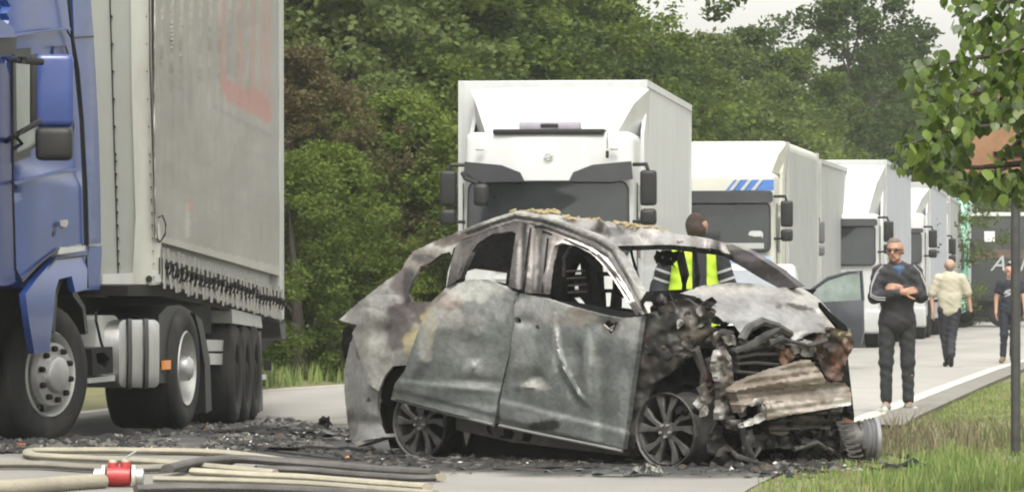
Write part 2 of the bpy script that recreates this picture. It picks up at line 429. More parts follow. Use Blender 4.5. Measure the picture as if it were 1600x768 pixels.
def tree(kind, x, y, s=1., sz=1., rot=0., label='', group=None, name='tree', cat='tree'):
    t = root(name, label, cat, (x, y, bank(x, y) if y < 300 else 0), rot, group); t.scale = (s, s, s*sz)
    link('crown', TM[kind][0], None, t); link('trunk', TM[kind][1], None, t); return t
# front row, one by one where the photo tells them apart
def tx(u, d): return (u-800)*d/F
TREES = [ # kind, u, distance, scale, label
 ('scorched', 468, 64, 1.05, 'brownish scorched tree just right of the curtain trailer'), ('bushy', 452, 60.5, .72, 'dark green bush at the grass edge by the rear of the curtain trailer'),
 ('bushy_light', 520, 62.5, .95, 'bright green bush at the verge behind the wreck tail'), ('scorched', 548, 66, .8, 'brown tinged bush above the spoiler of the burnt car'),
 ('willow', 588, 67, .7, 'olive green sapling between the brown bush and the first white lorry'), ('bushy_light', 632, 66, 1.2, 'yellow green young tree left of the first white lorry'),
 ('bushy', 690, 70, 1.2, 'dense green bush hard against the left mirror of the first white lorry'),
 ('tall', 440, 72, 1., 'tall green tree rising beside the curtain trailer roof'), ('tall_dark', 505, 74, 1., 'tall dark tree with brown undergrowth in front'),
 ('willow', 545, 70, 1.1, 'olive leaved tree above the brown bushes'), ('light', 575, 76, 1.1, 'light green tree behind the olive sapling'), ('tall', 640, 78, 1.05, 'tall mid green tree left of the first white lorry'),
 ('tall_dark', 705, 80, .98, 'tall dark tree at the left top corner of the first white lorry'), ('light', 760, 82, 1.18, 'light green tree over the roof deflector of the first white lorry'),
 ('tall', 830, 84, 1.0, 'tall tree over the middle of the first white lorry'), ('airy', 885, 86, .86, 'thin crowned tree showing sky above the first white lorry'), ('tall_dark', 860, 96, .95, 'dark tree behind the thin crowned one'),
 ('light', 965, 92, .98, 'light green tree above the right roof corner of the first white lorry'), ('airy', 1000, 90, .6, 'sparse tree with sky gaps right of the first lorry roof'), ('tall', 1055, 98, .74, 'rounded tree at the rear top edge of the first white lorry'),
 ('willow', 1110, 104, 1.12, 'pale olive tree over the cream lorry cab'), ('tall_dark', 1165, 112, .86, 'dark green tree over the cream lorry roof'), ('light', 1205, 110, .9, 'light tree over the curtain side of the cream lorry'),
 ('tall', 1240, 124, .84, 'broad green tree below the open sky notch'), ('airy', 1312, 128, .98, 'large airy tree with bare stems against the sky'), ('airy', 1352, 136, 1.05, 'tallest airy tree reaching the top of the picture'),
 ('tall_dark', 1310, 138, .9, 'dark tree under the tallest airy one'), ('willow', 1365, 140, 1.2, 'pale tree above the third lorry'), ('airy', 1400, 150, .92, 'airy tree at the right sky gap'),
 ('tall', 1420, 158, .98, 'green tree over the fourth lorry'), ('tall_dark', 1465, 168, 1.0, 'hazy dark tree left of the linden branch'), ('light', 1500, 178, 1.25, 'hazy light tree over the green lorry'),
 ('tall_dark', 1540, 188, 1.1, 'hazy dark tree over the black trailer'), ('tall', 1590, 196, 1.15, 'hazy tree behind the rusty sign'), ('tall_dark', 1640, 205, 1.1, 'far hazy tree at the right end of the row'), ('tall', 1690, 214, 1.2, 'far hazy tree beyond the right frame edge'),
 ('bushy', 1145, 108, 1.45, 'bush filling the gap behind the cream lorry'), ('bushy', 1235, 122, 1.5, 'bush behind the second curtain box'), ('willow', 1290, 130, .9, 'low pale tree behind the third lorry deflector'),
 ('bushy', 1390, 146, 1.6, 'dark bush behind the third lorry box'), ('bushy', 1450, 160, 1.6, 'bush behind the fourth lorry box'), ('bushy', 1530, 184, 1.7, 'bush over the black trailer roof'), ('bushy', 1600, 192, 1.7, 'bush beside the sign post far off'),
]
GN = 'trees along the left side of the road'
for i, (k, u, d, s, lab) in enumerate(TREES):
    tree(k, tx(u, d), d, s, 1+random.uniform(-.06, .06), random.uniform(0, 6.28), lab, GN, 'bush' if 'bush' in k or k == 'scorched' else 'tree', 'bush' if 'bush' in k or k == 'scorched' else 'tree')
# rows behind, mostly covered, and the flank behind the blue lorry
for i in range(58):
    y = 82+i*2.5+random.uniform(-2, 2)
    x = Lx(y)-random.uniform(7, 13)
    u = 800+F*x/y
    kk = random.choice(['tall', 'tall_dark', 'light', 'willow']); HH = {'tall': 9.5, 'tall_dark': 8.8, 'light': 7.2, 'willow': 6.4}[kk]
    vt = interp([(900, -60), (1050, 0), (1090, 40), (1150, 75), (1220, 70), (1260, 20), (1340, 40), (1400, 70), (1480, 100), (1600, 70)], u)
    s = min(random.uniform(.8, 1.05), (EYE+(HOR-vt)*y/F)/HH)
    tree(kk, x, y, s, random.uniform(.92, 1.05), random.uniform(0, 6.28), 'tree of the wood behind the roadside row', 'second row of the roadside wood')
for i in range(12):
    y = 62+i*1.6; x = -6.0-(i % 4)*1.9-random.uniform(0, 1)
    tree(random.choice(['tall', 'tall_dark', 'light', 'bushy']), x, y, random.uniform(.85, 1.05), 1, random.uniform(0, 6.28), 'tree of the wood behind the blue lorry trailer', 'wood behind the blue lorry')

# ------------------------------------------------------------------ haze
hz = bpy.data.materials.new('haze'); hz.use_nodes = True; HN = hz.node_tree.nodes; HN.clear()
pv = HN.new('ShaderNodeVolumePrincipled'); pv.inputs['Color'].default_value = (.95, .975, 1, 1); pv.inputs['Density'].default_value = .00032; pv.inputs['Anisotropy'].default_value = .2
ho = HN.new('ShaderNodeOutputMaterial'); hz.node_tree.links.new(pv.outputs[0], ho.inputs['Volume'])
b = MB(); b.box(-1520, 1520, -1520, 1520, -1.1, 16)
HAZE = tag(b.obj('haze', hz, smooth=False), kind='stuff')

# ------------------------------------------------------------------ shared materials of the vehicles
BLUE = mat('blue_paint', (.014, .044, .18), .3, var=.25, scale=1.6, coat=.15, spec=.35, bump=.03, bscale=30)
BLUE2 = mat('dark_blue_plastic', (.014, .03, .14), .35, var=.15, scale=2)
WHITE = mat('white_paint', (.43, .44, .435), .38, var=.04, scale=1.2, coat=.15, dirt=.28)
CREAM = mat('cream_paint', (.7, .7, .62), .4, var=.04, scale=1.5, coat=.2, dirt=.15)
GREYP = mat('grey_panel', (.34, .345, .33), .5, var=.06, scale=2, dirt=.4)
ALU = mat('aluminium', (.42, .42, .41), .42, metal=.75, var=.12, scale=4, bump=.08, bscale=30, dirt=.3)
CURT = mat('curtain_side', (1, 1, 1), .6, var=.05, scale=3, bump=.12, bscale=14, attr='Col', dirt=.3)
CURTG = mat('grey_curtain', (.3, .31, .3), .6, var=.08, scale=2, bump=.1, bscale=10, dirt=.3)
BLK = mat('black_plastic', (.011, .011, .011), .5, spec=.35, var=.3, scale=8)
BLK2 = mat('dark_chassis', (.009, .0085, .008), .85, spec=.2, var=.4, scale=5, bump=.3, bscale=20)
RUB = mat('tyre_rubber', (.014, .014, .014), .9, spec=.25, var=.25, scale=7, bump=.25, bscale=60, dirt=.2)
GLASS = mat('dark_glass', (.014, .017, .018), .06, var=.3, scale=1.5, spec=.5)
GLASSL = mat('side_glass', (.16, .18, .15), .06, var=.2, scale=1.5, spec=.8)
SMOKE = mat('smoked_visor', (.02, .02, .023), .3, spec=.4, var=.15, scale=3)
LAMP = mat('lamp_lens', (.5, .5, .5), .15, var=.1, scale=10)
ORNG = mat('orange_reflector', (.6, .2, .03), .35)
REDM = mat('red_lens', (.4, .03, .02), .3)
CHR = mat('chrome_nut', (.5, .5, .48), .35, metal=.8, var=.2, scale=20)

# ------------------------------------------------------------------ blue lorry (tractor and curtain trailer)
TD = Vector((.165, .986, 0)).normalized()
PC = Plane((-3.51, 33.6, 0), TD)                      # the side of the tractor that faces the road
def rel(p, rt): return p-rt.location
tr = root('tractor_unit', 'blue lorry cab with mirrors and steel fuel tank at the left edge of the photo', 'lorry', (-3.6, 34.6, .1))
cab = sheet('cab_body', [(-8, -90), (107, -90), (107, 0), (113, 57), (122, 109), (128, 190), (134, 299), (137, 384), (137, 402), (104, 405), (88, 405), (60, 430), (38, 451), (20, 445), (-8, 440)],
            PC, BLUE, tr, res=12, thick=2.35, off=.04, curve=False,
            disp=lambda u, v: .05*sstep(-10, 40, u)-.05*(1-sstep(0, 14, u))+.012*math.sin(v*.012))
sheet('air_deflector', [(110, -90), (142, -90), (142, 0), (146, 52), (154, 200), (157, 300), (158, 380), (139, 382), (130, 190), (124, 109), (116, 62)], PC, BLUE, tr, res=10, thick=.3, off=-.02,
      holes=(), disp=lambda u, v: -.06*sstep(140, 158, u))
sheet('deflector_seam', [(112, 58), (147, 56), (147, 59), (113, 61)], PC, BLK, tr, res=10, thick=.01, off=-.035)
sheet('side_skirt', [(139, 386), (159, 384), (159, 400), (156, 452), (136, 453), (137, 402)], PC, BLUE, tr, res=8, thick=.25, off=.0)
door = sheet('door', [(20, 58), (66, 50), (104, 46), (112, 62), (118, 109), (124, 190), (129, 299), (131, 384), (92, 386), (62, 410), (37, 440), (24, 420), (22, 300)], PC, BLUE, tr, res=9, thick=.05, off=-.03,
      holes=[[(24, 98), (28, 88), (58, 84), (66, 92), (66, 222), (54, 231), (26, 246)]],
      disp=lambda u, v: .02*sstep(262, 285, v+.22*(90-u))*(1 if u > 22 else 0)+.05*sstep(0, 60, u))
sheet('window_pane', [(23, 96), (28, 86), (58, 82), (68, 90), (68, 224), (56, 233), (24, 248)], PC, GLASSL, door, res=20, thick=.01, off=-.05)
sheet('window_frame', [(20, 92), (26, 78), (60, 72), (73, 84), (74, 228), (58, 240), (22, 254)], PC, BLK, door, res=14, thick=.02, off=-.075,
      holes=[[(25, 100), (30, 92), (58, 88), (65, 96), (65, 220), (54, 229), (27, 243)]])
sheet('door_handle', [(94, 345), (106, 343), (107, 349), (103, 355), (95, 353)], PC, ALU, door, res=6, thick=.04, off=-.12)
sheet('sticker', [(82, 349), (88, 348), (88, 355), (82, 356)], PC, BLK, door, res=6, thick=.004, off=-.1)
sheet('sticker', [(81, 357), (88, 356), (88, 369), (81, 369)], PC, ORNG, door, res=6, thick=.004, off=-.1)
sheet('badge', [(92, 386), (133, 380), (133.5, 391), (92, 397)], PC, WHITE, tr, res=10, thick=.012, off=-.1)
sheet('rear_quarter_window', rrect(84, 106, 73, 240, 6), PC, BLUE2, tr, res=14, thick=.01, off=-.095)
sheet('roof_rail', [(24, 53), (110, 43), (111, 47), (24, 58)], PC, BLUE, tr, res=10, thick=.05, off=-.12)
sheet('door_crease', [(22, 284), (92, 266), (120, 262), (128, 263), (128, 266), (92, 270), (24, 289)], PC, BLUE, door, res=8, thick=.03, off=-.118)
sheet('corner_pillar', [(-8, 95), (6, 92), (16, 120), (20, 300), (24, 440), (10, 446), (-8, 445)], PC, BLUE2, tr, res=12, thick=.3, off=-.06)
sheet('sun_visor', [(-9, 30), (4, 32), (20, 42), (26, 58), (-9, 60)], PC, BLUE, tr, res=8, thick=.5, off=-.32)
sheet('visor_underside', [(-9, 60), (27, 58), (24, 84), (-9, 92)], PC, BLK, tr, res=8, thick=.4, off=-.28)
# front wing with its tail and black arch lip
sheet('front_wing', [(40, 459), (60, 432), (88, 402), (137, 399), (136, 452), (118, 456), (112, 431), (92, 436), (87, 452), (83, 500), (77, 549), (54, 552), (46, 505)], PC, BLUE, tr, res=6, thick=.05, off=-.1,
      disp=lambda u, v: .05*math.sin(clamp((v-400)/150)*3.1))
sheet('arch_lip', [(86, 452), (92, 434), (112, 427), (120, 440), (121, 458), (133, 478), (138, 520), (134, 522), (129, 482), (114, 462), (111, 440), (96, 444), (90, 460), (86, 520), (82, 519)], PC, BLK, tr, res=6, thick=.3, off=-.06)
sheet('bumper', [(-9, 446), (36, 452), (46, 505), (54, 552), (40, 590), (-9, 592)], PC, BLK2, tr, res=10, thick=2.3, off=.22)
def truck_wheel(name, parent, c, rad, width, heading, hub='steer', nuts=True, tread_side=1):
    """wheel whose outer face looks along local -x... built round local x then turned by heading"""
    M0 = Matrix.Rotation(heading, 4, 'Z')
    wroot = link(name, None, None, parent); wroot.location = c; wroot.rotation_euler = (0, 0, heading); wroot.empty_display_size = .1
    o = -1                                                             # outer face toward -x local; width extends to +x
    b = MB(); r = rad; ri = r*.61
    b.lathe([(.02, ri), (.0, ri+.02), (-.012, r*.8), (.0, r*.93), (.03, r*.985), (.05, r), (width*.5, r*1.004), (width-.05, r), (width-.02, r*.97), (width, r*.8), (width, ri)], 48)
    b.obj('tyre', RUB, wroot)
    b = MB()
    for k in range(5): b.lathe([(.06+k*(width-.12)/4-.006, r*1.002), (.06+k*(width-.12)/4+.006, r*1.002)], 48)
    b.obj('tread_groove', BLK, wroot)
    b = MB()
    if hub == 'steer':
        b.lathe([(.012, ri*1.02), (-.005, ri*.985), (.03, ri*.93), (.12, ri*.88), (.10, ri*.62), (.0, ri*.56), (-.02, ri*.3), (-.02, ri*.25)], 48); b.obj('rim', GREYP, wroot)
        b = MB(); b.lathe([(.02, ri*.76), (-.03, ri*.73), (-.036, ri*.44), (-.075, ri*.40), (-.085, ri*.34), (-.088, 0.0001)], 40); b.obj('hub_cover', ALU, wroot)
        nm = None
        for k in range(10):
            a = k*math.pi/5+.2
            if nm is None:
                nb = MB(); nb.lathe([(-.0, .024), (-.035, .022), (-.042, .014), (-.044, .0001)], 10); nm = nb.mesh('wheel_nut'); nm.materials.append(BLK2)
            q = link('wheel_nut', nm, None, wroot); q.location = (-.03, ri*.60*math.cos(a), ri*.60*math.sin(a))
        vb = MB(); vb.lathe([(.075, .042), (.09, .04), (.098, .0001)], 10); vm = vb.mesh('vent_hole'); vm.materials.append(BLK)
        for k in range(8):
            a = k*math.pi/4; q = link('vent_hole', vm, None, wroot); q.location = (.02, ri*.84*math.cos(a), ri*.84*math.sin(a))
    elif hub == 'drive':
        b.lathe([(.005, ri*1.03), (-.008, ri*1.0), (.01, ri*.95)], 48); b.obj('rim_edge', ALU, wroot)
        b = MB(); b.lathe([(.01, ri*.95), (.08, ri*.9), (.17, ri*.84), (.18, ri*.4), (.1, ri*.36)], 48); b.obj('rim', GREYP, wroot)
        b = MB(); b.lathe([(.12, ri*.36), (-.02, ri*.33), (-.05, ri*.22), (-.055, .0001)], 32); b.obj('hub_cover', ALU, wroot)
    else:
        b.lathe([(.01, ri*1.02), (.03, ri*.95), (.12, ri*.85), (.12, ri*.5), (.02, ri*.45), (.0, ri*.3), (-.01, .0001)], 40); b.obj('rim', BLK2, wroot)
    return wroot
# heading so that local -x (outer face) looks along the plane normal
ang_c = math.atan2(-PC.n.y, -PC.n.x)
p = PC(80, 584, -.03); truck_wheel('wheel', tr, rel(p, tr), .53, .36, ang_c-R(19), 'steer')
p = PC(292, 575, .0); truck_wheel('wheel', tr, rel(p, tr), .515, .62, ang_c, 'drive')
p = PC(80, 584, 2.25); truck_wheel('wheel', tr, rel(p, tr), .53, .3, ang_c-R(19), 'far')
p = PC(292, 575, 1.9); truck_wheel('wheel', tr, rel(p, tr), .515, .6, ang_c, 'far')
# tank, straps, battery tray, mudguard
ft = sheet('fuel_tank', rrect(186, 249, 499, 605, 10), PC, ALU, tr, res=8, thick=.62, off=-.02, disp=lambda u, v: .05*math.sqrt(max(0, 1-((v-552)/54)**2)))
for u in (203, 229): sheet('tank_strap', [(u-3, 497), (u+3, 497), (u+4, 552), (u+3, 607), (u-3, 607), (u-2, 552)], PC, BLK, ft, res=6, thick=.05, off=-.03, disp=lambda u_, v: .055*math.sqrt(max(0, 1-((v-552)/56)**2)))
sheet('tank_end_cover', rrect(150, 184, 492, 596, 8), PC, GREYP, tr, res=9, thick=.5, off=.06)
sheet('step_bracket', [(143, 545), (176, 541), (177, 582), (145, 586)], PC, BLK2, tr, res=6, thick=.2, off=-.05, holes=[[(150, 552), (162, 550), (172, 560), (168, 576), (152, 566)]])
sheet('step_bracket', [(140, 590), (180, 585), (180, 594), (140, 598)], PC, GREYP, tr, res=8, thick=.25, off=-.03)
b = MB(); pts = [rel(PC(u, v, -.02), tr) for u, v in ((150, 486), (150, 500), (158, 535), (162, 545))]; b.tube(pts, .012, 6); b.obj('air_hose', BLK, tr)
sheet('mudguard', [(248, 492), (262, 478), (282, 476), (300, 486), (282, 500), (274, 540), (272, 598), (250, 598)], PC, BLK, tr, res=8, thick=.6, off=.05)
sheet('side_reflector', [(256, 563), (267, 562), (267, 576), (256, 577)], PC, ORNG, tr, res=6, thick=.02, off=.0)
sheet('rear_mudflap', [(305, 490), (316, 500), (328, 560), (331, 640), (322, 645), (320, 570), (312, 520)], PC, BLK, tr, res=8, thick=.55, off=.05)
sheet('chassis_frame', [(120, 462), (330, 470), (330, 520), (250, 520), (250, 560), (135, 560)], PC, BLK2, tr, res=14, thick=1.2, off=.62)
for nm_, pts, r_ in (('door_seam', [(104, 46), (112, 60), (118, 109), (126, 190), (131, 299), (133, 383)], .009), ('door_seam', [(20, 60), (19, 120), (20, 290), (24, 420), (34, 440), (62, 411), (92, 388)], .009), ('door_seam', [(22, 58), (64, 50), (104, 46)], .007),
        ('fairing_seam', [(107, -80), (107, 0), (113, 57), (122, 109), (129, 190), (135, 299), (137, 384)], .012), ('window_recess_line', [(83, 74), (102, 72), (109, 92), (115, 200), (112, 240)], .006), ('wing_seam', [(40, 459), (88, 404), (137, 398)], .008), ('wing_seam', [(135, 400), (137, 450)], .008)):
    b = MB(); b.tube([PC(u, v, -.115 if nm_ != 'fairing_seam' else -.06)-tr.location for u, v in pts], r_, 5); b.obj(nm_, BLK, tr)
# mirrors
pm = PC(92, 140, -.42)
b = MB(); b.box(-.15, .13, -.07, .08, -.26, .27, .05, 3); mo = b.obj('mirror_housing', mat('mirror_blue', (.02, .042, .16), .35, coat=.3), tr, rel(PC(87, 143, -.42), tr)); mo.rotation_euler = (0, 0, R(8))
b = MB(); b.box(-.15, .10, .08, .10, -.25, .26, .01); b.box(-.185, -.13, -.06, .09, -.26, .26, .02); b.obj('mirror_frame', BLK, mo)
b = MB(); b.box(-.13, .14, -.08, .07, -.12, .12, .05, 3); mo2 = b.obj('mirror_housing', BLK, tr, rel(PC(84, 225, -.42), tr))
b = MB()
b.tube([rel(PC(14, 92, .0), tr), rel(PC(30, 94, -.3), tr), rel(PC(66, 97, -.42), tr)], .025, 8)
b.tube([rel(PC(8, 222, .0), tr), rel(PC(26, 210, -.3), tr), rel(PC(62, 190, -.42), tr)], .022, 8)
b.tube([rel(PC(24, 212, -.2), tr), rel(PC(34, 224, -.3), tr), rel(PC(22, 232, -.15), tr)], .014, 6)
b.obj('mirror_arm', BLK, tr)

# trailer
TT = Vector((.43, 12.5, 0)).normalized()
PT = Plane((-2.975, 36.5, 0), TT)
tl = root('curtain_trailer', 'grey curtain sided semi-trailer with faded red lettering behind the blue cab', 'trailer', (-3.0, 40, .1))
RED = (.30, .135, .12)
def curtain_col(u, v):
    g = .215+.03*fbm(u*.02, v*.008, 2)+.02*noise.noise(Vector((u*.25, v*.01, 0)))
    c = [g*1.0, g*.97, g*.85]
    def mixc(col, t):
        nonlocal c
        c = [lerp(a, q, t) for a, q in zip(c, col)]
    lin = 150+.5*(u-345)                                   # foot of the big letters
    wear = .55+.45*noise.noise(Vector((u*.3, v*.02, 5)))
    if u < 424:
        if 343 < u < 353 and v < lin-8: mixc(RED, .8*wear)
        elif 370 < u < 380 and v < lin-10: mixc(RED, .75*wear)
        elif 390 < u < 400 and v < lin-2: mixc(RED, .75*wear)
        elif 409 < u < 423 and v < lin+8: mixc(RED, .8*wear)
        if 347 < u and lin-42+14*abs(math.sin((u-347)*.06)) < v < lin+4-(12 if u < 353 else 0): mixc(RED, .85*(.8+.2*wear))
    l2 = 165+.52*(u-333)
    if 333 < u < 424 and l2-3 < v < l2+6: mixc((.17, .17, .17), .75)
    for (a, bb, v0, sl_, h) in ((355, 432, 222, .33, 9), (352, 430, 252, .35, 6), (350, 432, 278, .4, 9), (352, 432, 305, .42, 8), (252, 300, 112, .8, 12)):
        l3 = v0+sl_*(u-a)
        if a < u < bb and l3 < v < l3+h and noise.noise(Vector((u*.42, v*.05, v0))) > -.02: mixc((.16, .17, .18), .42)
    if 290 < u < 297 and 318 < v < 372: mixc((.45, .42, .38), .4)
    if 292 < u < 302 and 312 < v < 330: mixc((.35, .16, .14), .5)
    if u > 424: mixc((.2, .205, .2), .65*(1-sstep(290, 330, v)))
    if abs(u-(333+(v-100)*.045)) < 1.6 or abs(u-(338+(v-100)*.055)) < 1.4: mixc((.22, .22, .2), .5)
    if v > 380+.26*(u-250)-12: mixc((.36, .35, .31), .5)
    return c
sheet('side_curtain', [(243, -90), (440, -90), (441, 250), (442, 432), (400, 420), (330, 400), (252, 378), (244, 372), (242, 200)], PT, CURT, tl, res=3.6, thick=.01, off=-.02, paint=curtain_col,
      disp=lambda u, v: .013*math.sin(u*.42+math.sin(v*.01))*(1-sstep(90, 230, v))*(1-sstep(380, 430, u))+.01*fbm(u*.02, v*.01))
b0 = sheet('trailer_body', [(246, -90), (440, -90), (442, 494), (246, 436)], PT, GREYP, tl, res=20, thick=2.46, off=.08)
sheet('rear_post', [(437, -90), (443, -90), (444, 498), (438, 497)], PT, GREYP, tl, res=14, thick=.2, off=-.03)
# front corner: post and riveted bulkhead edge
PF = Plane(PT(243, 300, .0), n=TT)
fp = sheet('front_corner_post', [(203, -90), (232, -90), (233, 100), (240, 300), (250, 372), (251, 438), (249, 444), (206, 447), (212, 340), (206, 150)], PF, GREYP if 0 else mat('light_grey_panel', (.33, .335, .29), .45, var=.05, scale=2, dirt=.4), tl, res=10, thick=.1, off=-.02,
           disp=lambda u, v: .04*math.sin(clamp((u-203)/40)*3.1))
sheet('front_bulkhead', [(60, -90), (204, -90), (207, 150), (213, 340), (207, 446), (100, 447), (60, 447)], PF, mat('bulkhead', (.2, .208, .185), .5, var=.05, scale=2, dirt=.5), tl, res=20, thick=.06, off=.02)
sheet('curtain_gap', [(235, -90), (245, -90), (244.5, 60), (243, 180), (246, 372), (241, 372), (240, 180), (237, 90)], PF, BLK, tl, res=8, thick=.02, off=-.06)
sheet('bulkhead_seam', [(168, -90), (170, -90), (186, 440), (184, 440)], PF, BLK2, tl, res=30, thick=.004, off=.0)
rb = MB()
for v in list(range(-60, 250, 43))+list(range(252, 440, 20)):
    q = rel(PF(173+(v)*.03, v, .0), tl); rb.box(q.x-.009, q.x+.009, q.y-.01, q.y+.01, q.z-.009, q.z+.009)
    q = rel(PF(229+max(0, v-100)*.035, v, -.05), tl); rb.box(q.x-.005, q.x+.005, q.y-.006, q.y+.006, q.z-.005, q.z+.005)
tag(rb.obj('rivet', BLK2, tl, smooth=False), kind='stuff')
sheet('corner_foot', [(160, 428), (250, 424), (251, 440), (206, 447), (160, 447)], PF, GREYP, tl, res=10, thick=.12, off=-.035)
b = MB(); q = rel(PF(233, 435, -.06), tl)
b.lathe([(0, .028), (-.02, .026), (-.022, .0001)], 12, Matrix.Translation(q) @ Matrix.Rotation(R(90), 4, 'Z')); b.obj('corner_bolt', BLK, tl)
b = MB(); b.tube([rel(PF(u, v, -.03), tl) for u, v in ((247, 340), (254, 336), (259, 350), (258, 366), (250, 378), (246, 372))], .008, 6); b.obj('strap_loop', BLK, tl)
# buckle row along the foot of the curtain: strap, buckle and hook pieces one by one
side_low = lambda u: 437+.311*(u-250)
sheet('side_rail', [(250, 432), (330, 456), (443, 490), (443, 499), (330, 464), (250, 440)], PT, ALU, tl, res=9, thick=.08, off=-.015)
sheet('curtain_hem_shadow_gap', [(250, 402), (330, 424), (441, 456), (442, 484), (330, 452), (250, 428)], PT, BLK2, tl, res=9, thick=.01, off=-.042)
sb = MB(); sb.box(-.04, .04, -.012, .004, -.19, .15); sm = sb.mesh('strap', False); sm.materials.append(mat('strap_web', (.2, .195, .175), .8, var=.3, scale=10))
kb = MB(); kb.box(-.035, .035, -.045, -.012, -.03, .03, .008, 1); kb.tube([(0, -.045, .03), (0, -.075, .0), (0, -.045, -.08)], .010, 6); km = kb.mesh('strap_buckle'); km.materials.append(BLK2)
NB = 30
ta = math.atan2(TT.x, TT.y)
pa = PT(256, 415, -.06); pb = PT(439, 472, -.06)
for k in range(NB):
    t = k/(NB-1); q = pa.lerp(pb, t)-tl.location; q.z += .012*math.sin(k*2.3)
    s_ = link('strap', sm, None, tl); s_.location = q; s_.rotation_euler = (R(random.uniform(-6, 6)), 0, -ta+R(90)+R(0))
    c_ = link('strap_buckle', km, None, tl); c_.location = q+Vector((.0, 0, random.uniform(-.03, .02))); c_.rotation_euler = (0, R(random.uniform(-18, 18)), -ta+R(90)); c_.scale = (1, 1, random.uniform(.8, 1.2))
# running gear
sheet('underframe', [(250, 446), (443, 503), (440, 520), (400, 560), (345, 560), (300, 520), (250, 480)], PT, BLK2, tl, res=14, thick=.9, off=.75)
sheet('underframe_edge', [(200, 446), (252, 442), (330, 466), (443, 500), (443, 506), (330, 478), (252, 462), (200, 462)], PT, BLK2, tl, res=14, thick=.5, off=.05)
for v0 in (531, 552): sheet('side_guard', [(323, v0-1), (350, v0), (350, v0+17), (323, v0+17)], PT, ALU, tl, res=9, thick=.03, off=.1)
sheet('guard_post', [(350, 480), (362, 484), (364, 600), (351, 600)], PT, BLK2, tl, res=10, thick=.1, off=.12)
sheet('axle_mudguard', [(362, 482), (408, 494), (410, 512), (363, 504)], PT, GREYP, tl, res=8, thick=.4, off=.03)
ang_t = math.atan2(-PT.n.y, -PT.n.x)
for u, v in ((371, 584), (387, 583), (401, 581)):
    truck_wheel('wheel', tl, rel(PT(u, v, .0), tl), .49, .39, ang_t, 'trailer'); truck_wheel('wheel', tl, rel(PT(u, v, 2.0), tl), .49, .39, ang_t, 'trailer')
sheet('rear_mudflap', [(403, 520), (408, 516), (411, 640), (405, 644)], PT, BLK, tl, res=10, thick=.4, off=.05)
sheet('tail_lamp', rrect(412, 424, 562, 578, 2), Plane(PT(418, 560, 0), n=TT), BLK, tl, res=8, thick=.06, off=.0)
sheet('underrun_bar', [(405, 585), (416, 584), (416, 592), (405, 593)], PT, WHITE, tl, res=6, thick=2.2, off=.1)
sheet('rear_bracket', [(436, 500), (446, 502), (447, 530), (440, 528)], PT, BLK, tl, res=6, thick=.3, off=.05)
for u in (216, 232): 
    pass
b = MB(); q0 = rel(PT(300, 500, .5), tl); b.box(q0.x-.06, q0.x+.06, q0.y-.06, q0.y+.06, -.15, q0.z, .01); b.box(q0.x-.16, q0.x+.16, q0.y-.16, q0.y+.16, -.12, -.08, .01); b.obj('landing_leg', BLK2, tl)

# ------------------------------------------------------------------ the burnt car
BURN = mat('burnt_sheet_metal', (1, 1, 1), .5, metal=.3, var=.2, scale=16, bump=.25, bscale=30, attr='Col')
CHAR = mat('charred_remains', (.006, .0058, .0055), .9, spec=.15, var=.5, scale=9, bump=.6, bscale=22)
CHAR2 = mat('burnt_plastic', (.03, .027, .025), .7, col2=(.085, .078, .07), scale=7, bump=.6, bscale=20)
RUST = mat('rusted_steel', (.10, .055, .03), .85, col2=(.2, .12, .07), scale=10, bump=.5, bscale=25)
ALLOY = mat('sooty_alloy', (.02, .0195, .019), .6, metal=.3, col2=(.1, .097, .09), scale=9, bump=.2, bscale=30)
ASHL, STEEL, DKST, SOOTC, PURP, OCH, BRN, RST, WHT = (.40, .39, .35), (.19, .2, .19), (.1, .1, .095), (.02, .019, .018), (.12, .1, .095), (.42, .36, .18), (.17, .13, .09), (.2, .1, .055), (.6, .58, .54)
RW = Vector((-.70, 33.4, 0)); FW = Vector((1.122, 31.6, 0)); AX = (FW-RW).normalized()
PS = Plane(RW, AX)
PQ = Plane(FW+AX*.34, n=AX)                                   # plane across the nose of the car
wk = root('burnt_car', 'burnt out hatchback with crushed nose and bare rims in the middle of the road', 'car', (.4, 32.9, 0))
def idw(ctrl, p=2.5):
    def f(u, v):
        s = t = 0
        for a, b_, o in ctrl:
            k = 1/((math.hypot(u-a, v-b_)+3)**p); s += k*o; t += k
        return s/t
    return f
def crump(a, f=.03, seed=0): return lambda u, v: a*fbm(u*f, v*f, seed, 3)
def wsheet(name, poly, m=None, off=0., amp=.02, f=.03, pl=PS, parent=None, seed=0, **k):
    d = k.pop('disp', None); c = crump(amp, f, seed)
    return sheet(name, poly, pl, m or BURN, parent or wk, off=off, disp=(lambda u, v: c(u, v)+(d(u, v) if d else 0)), **k)
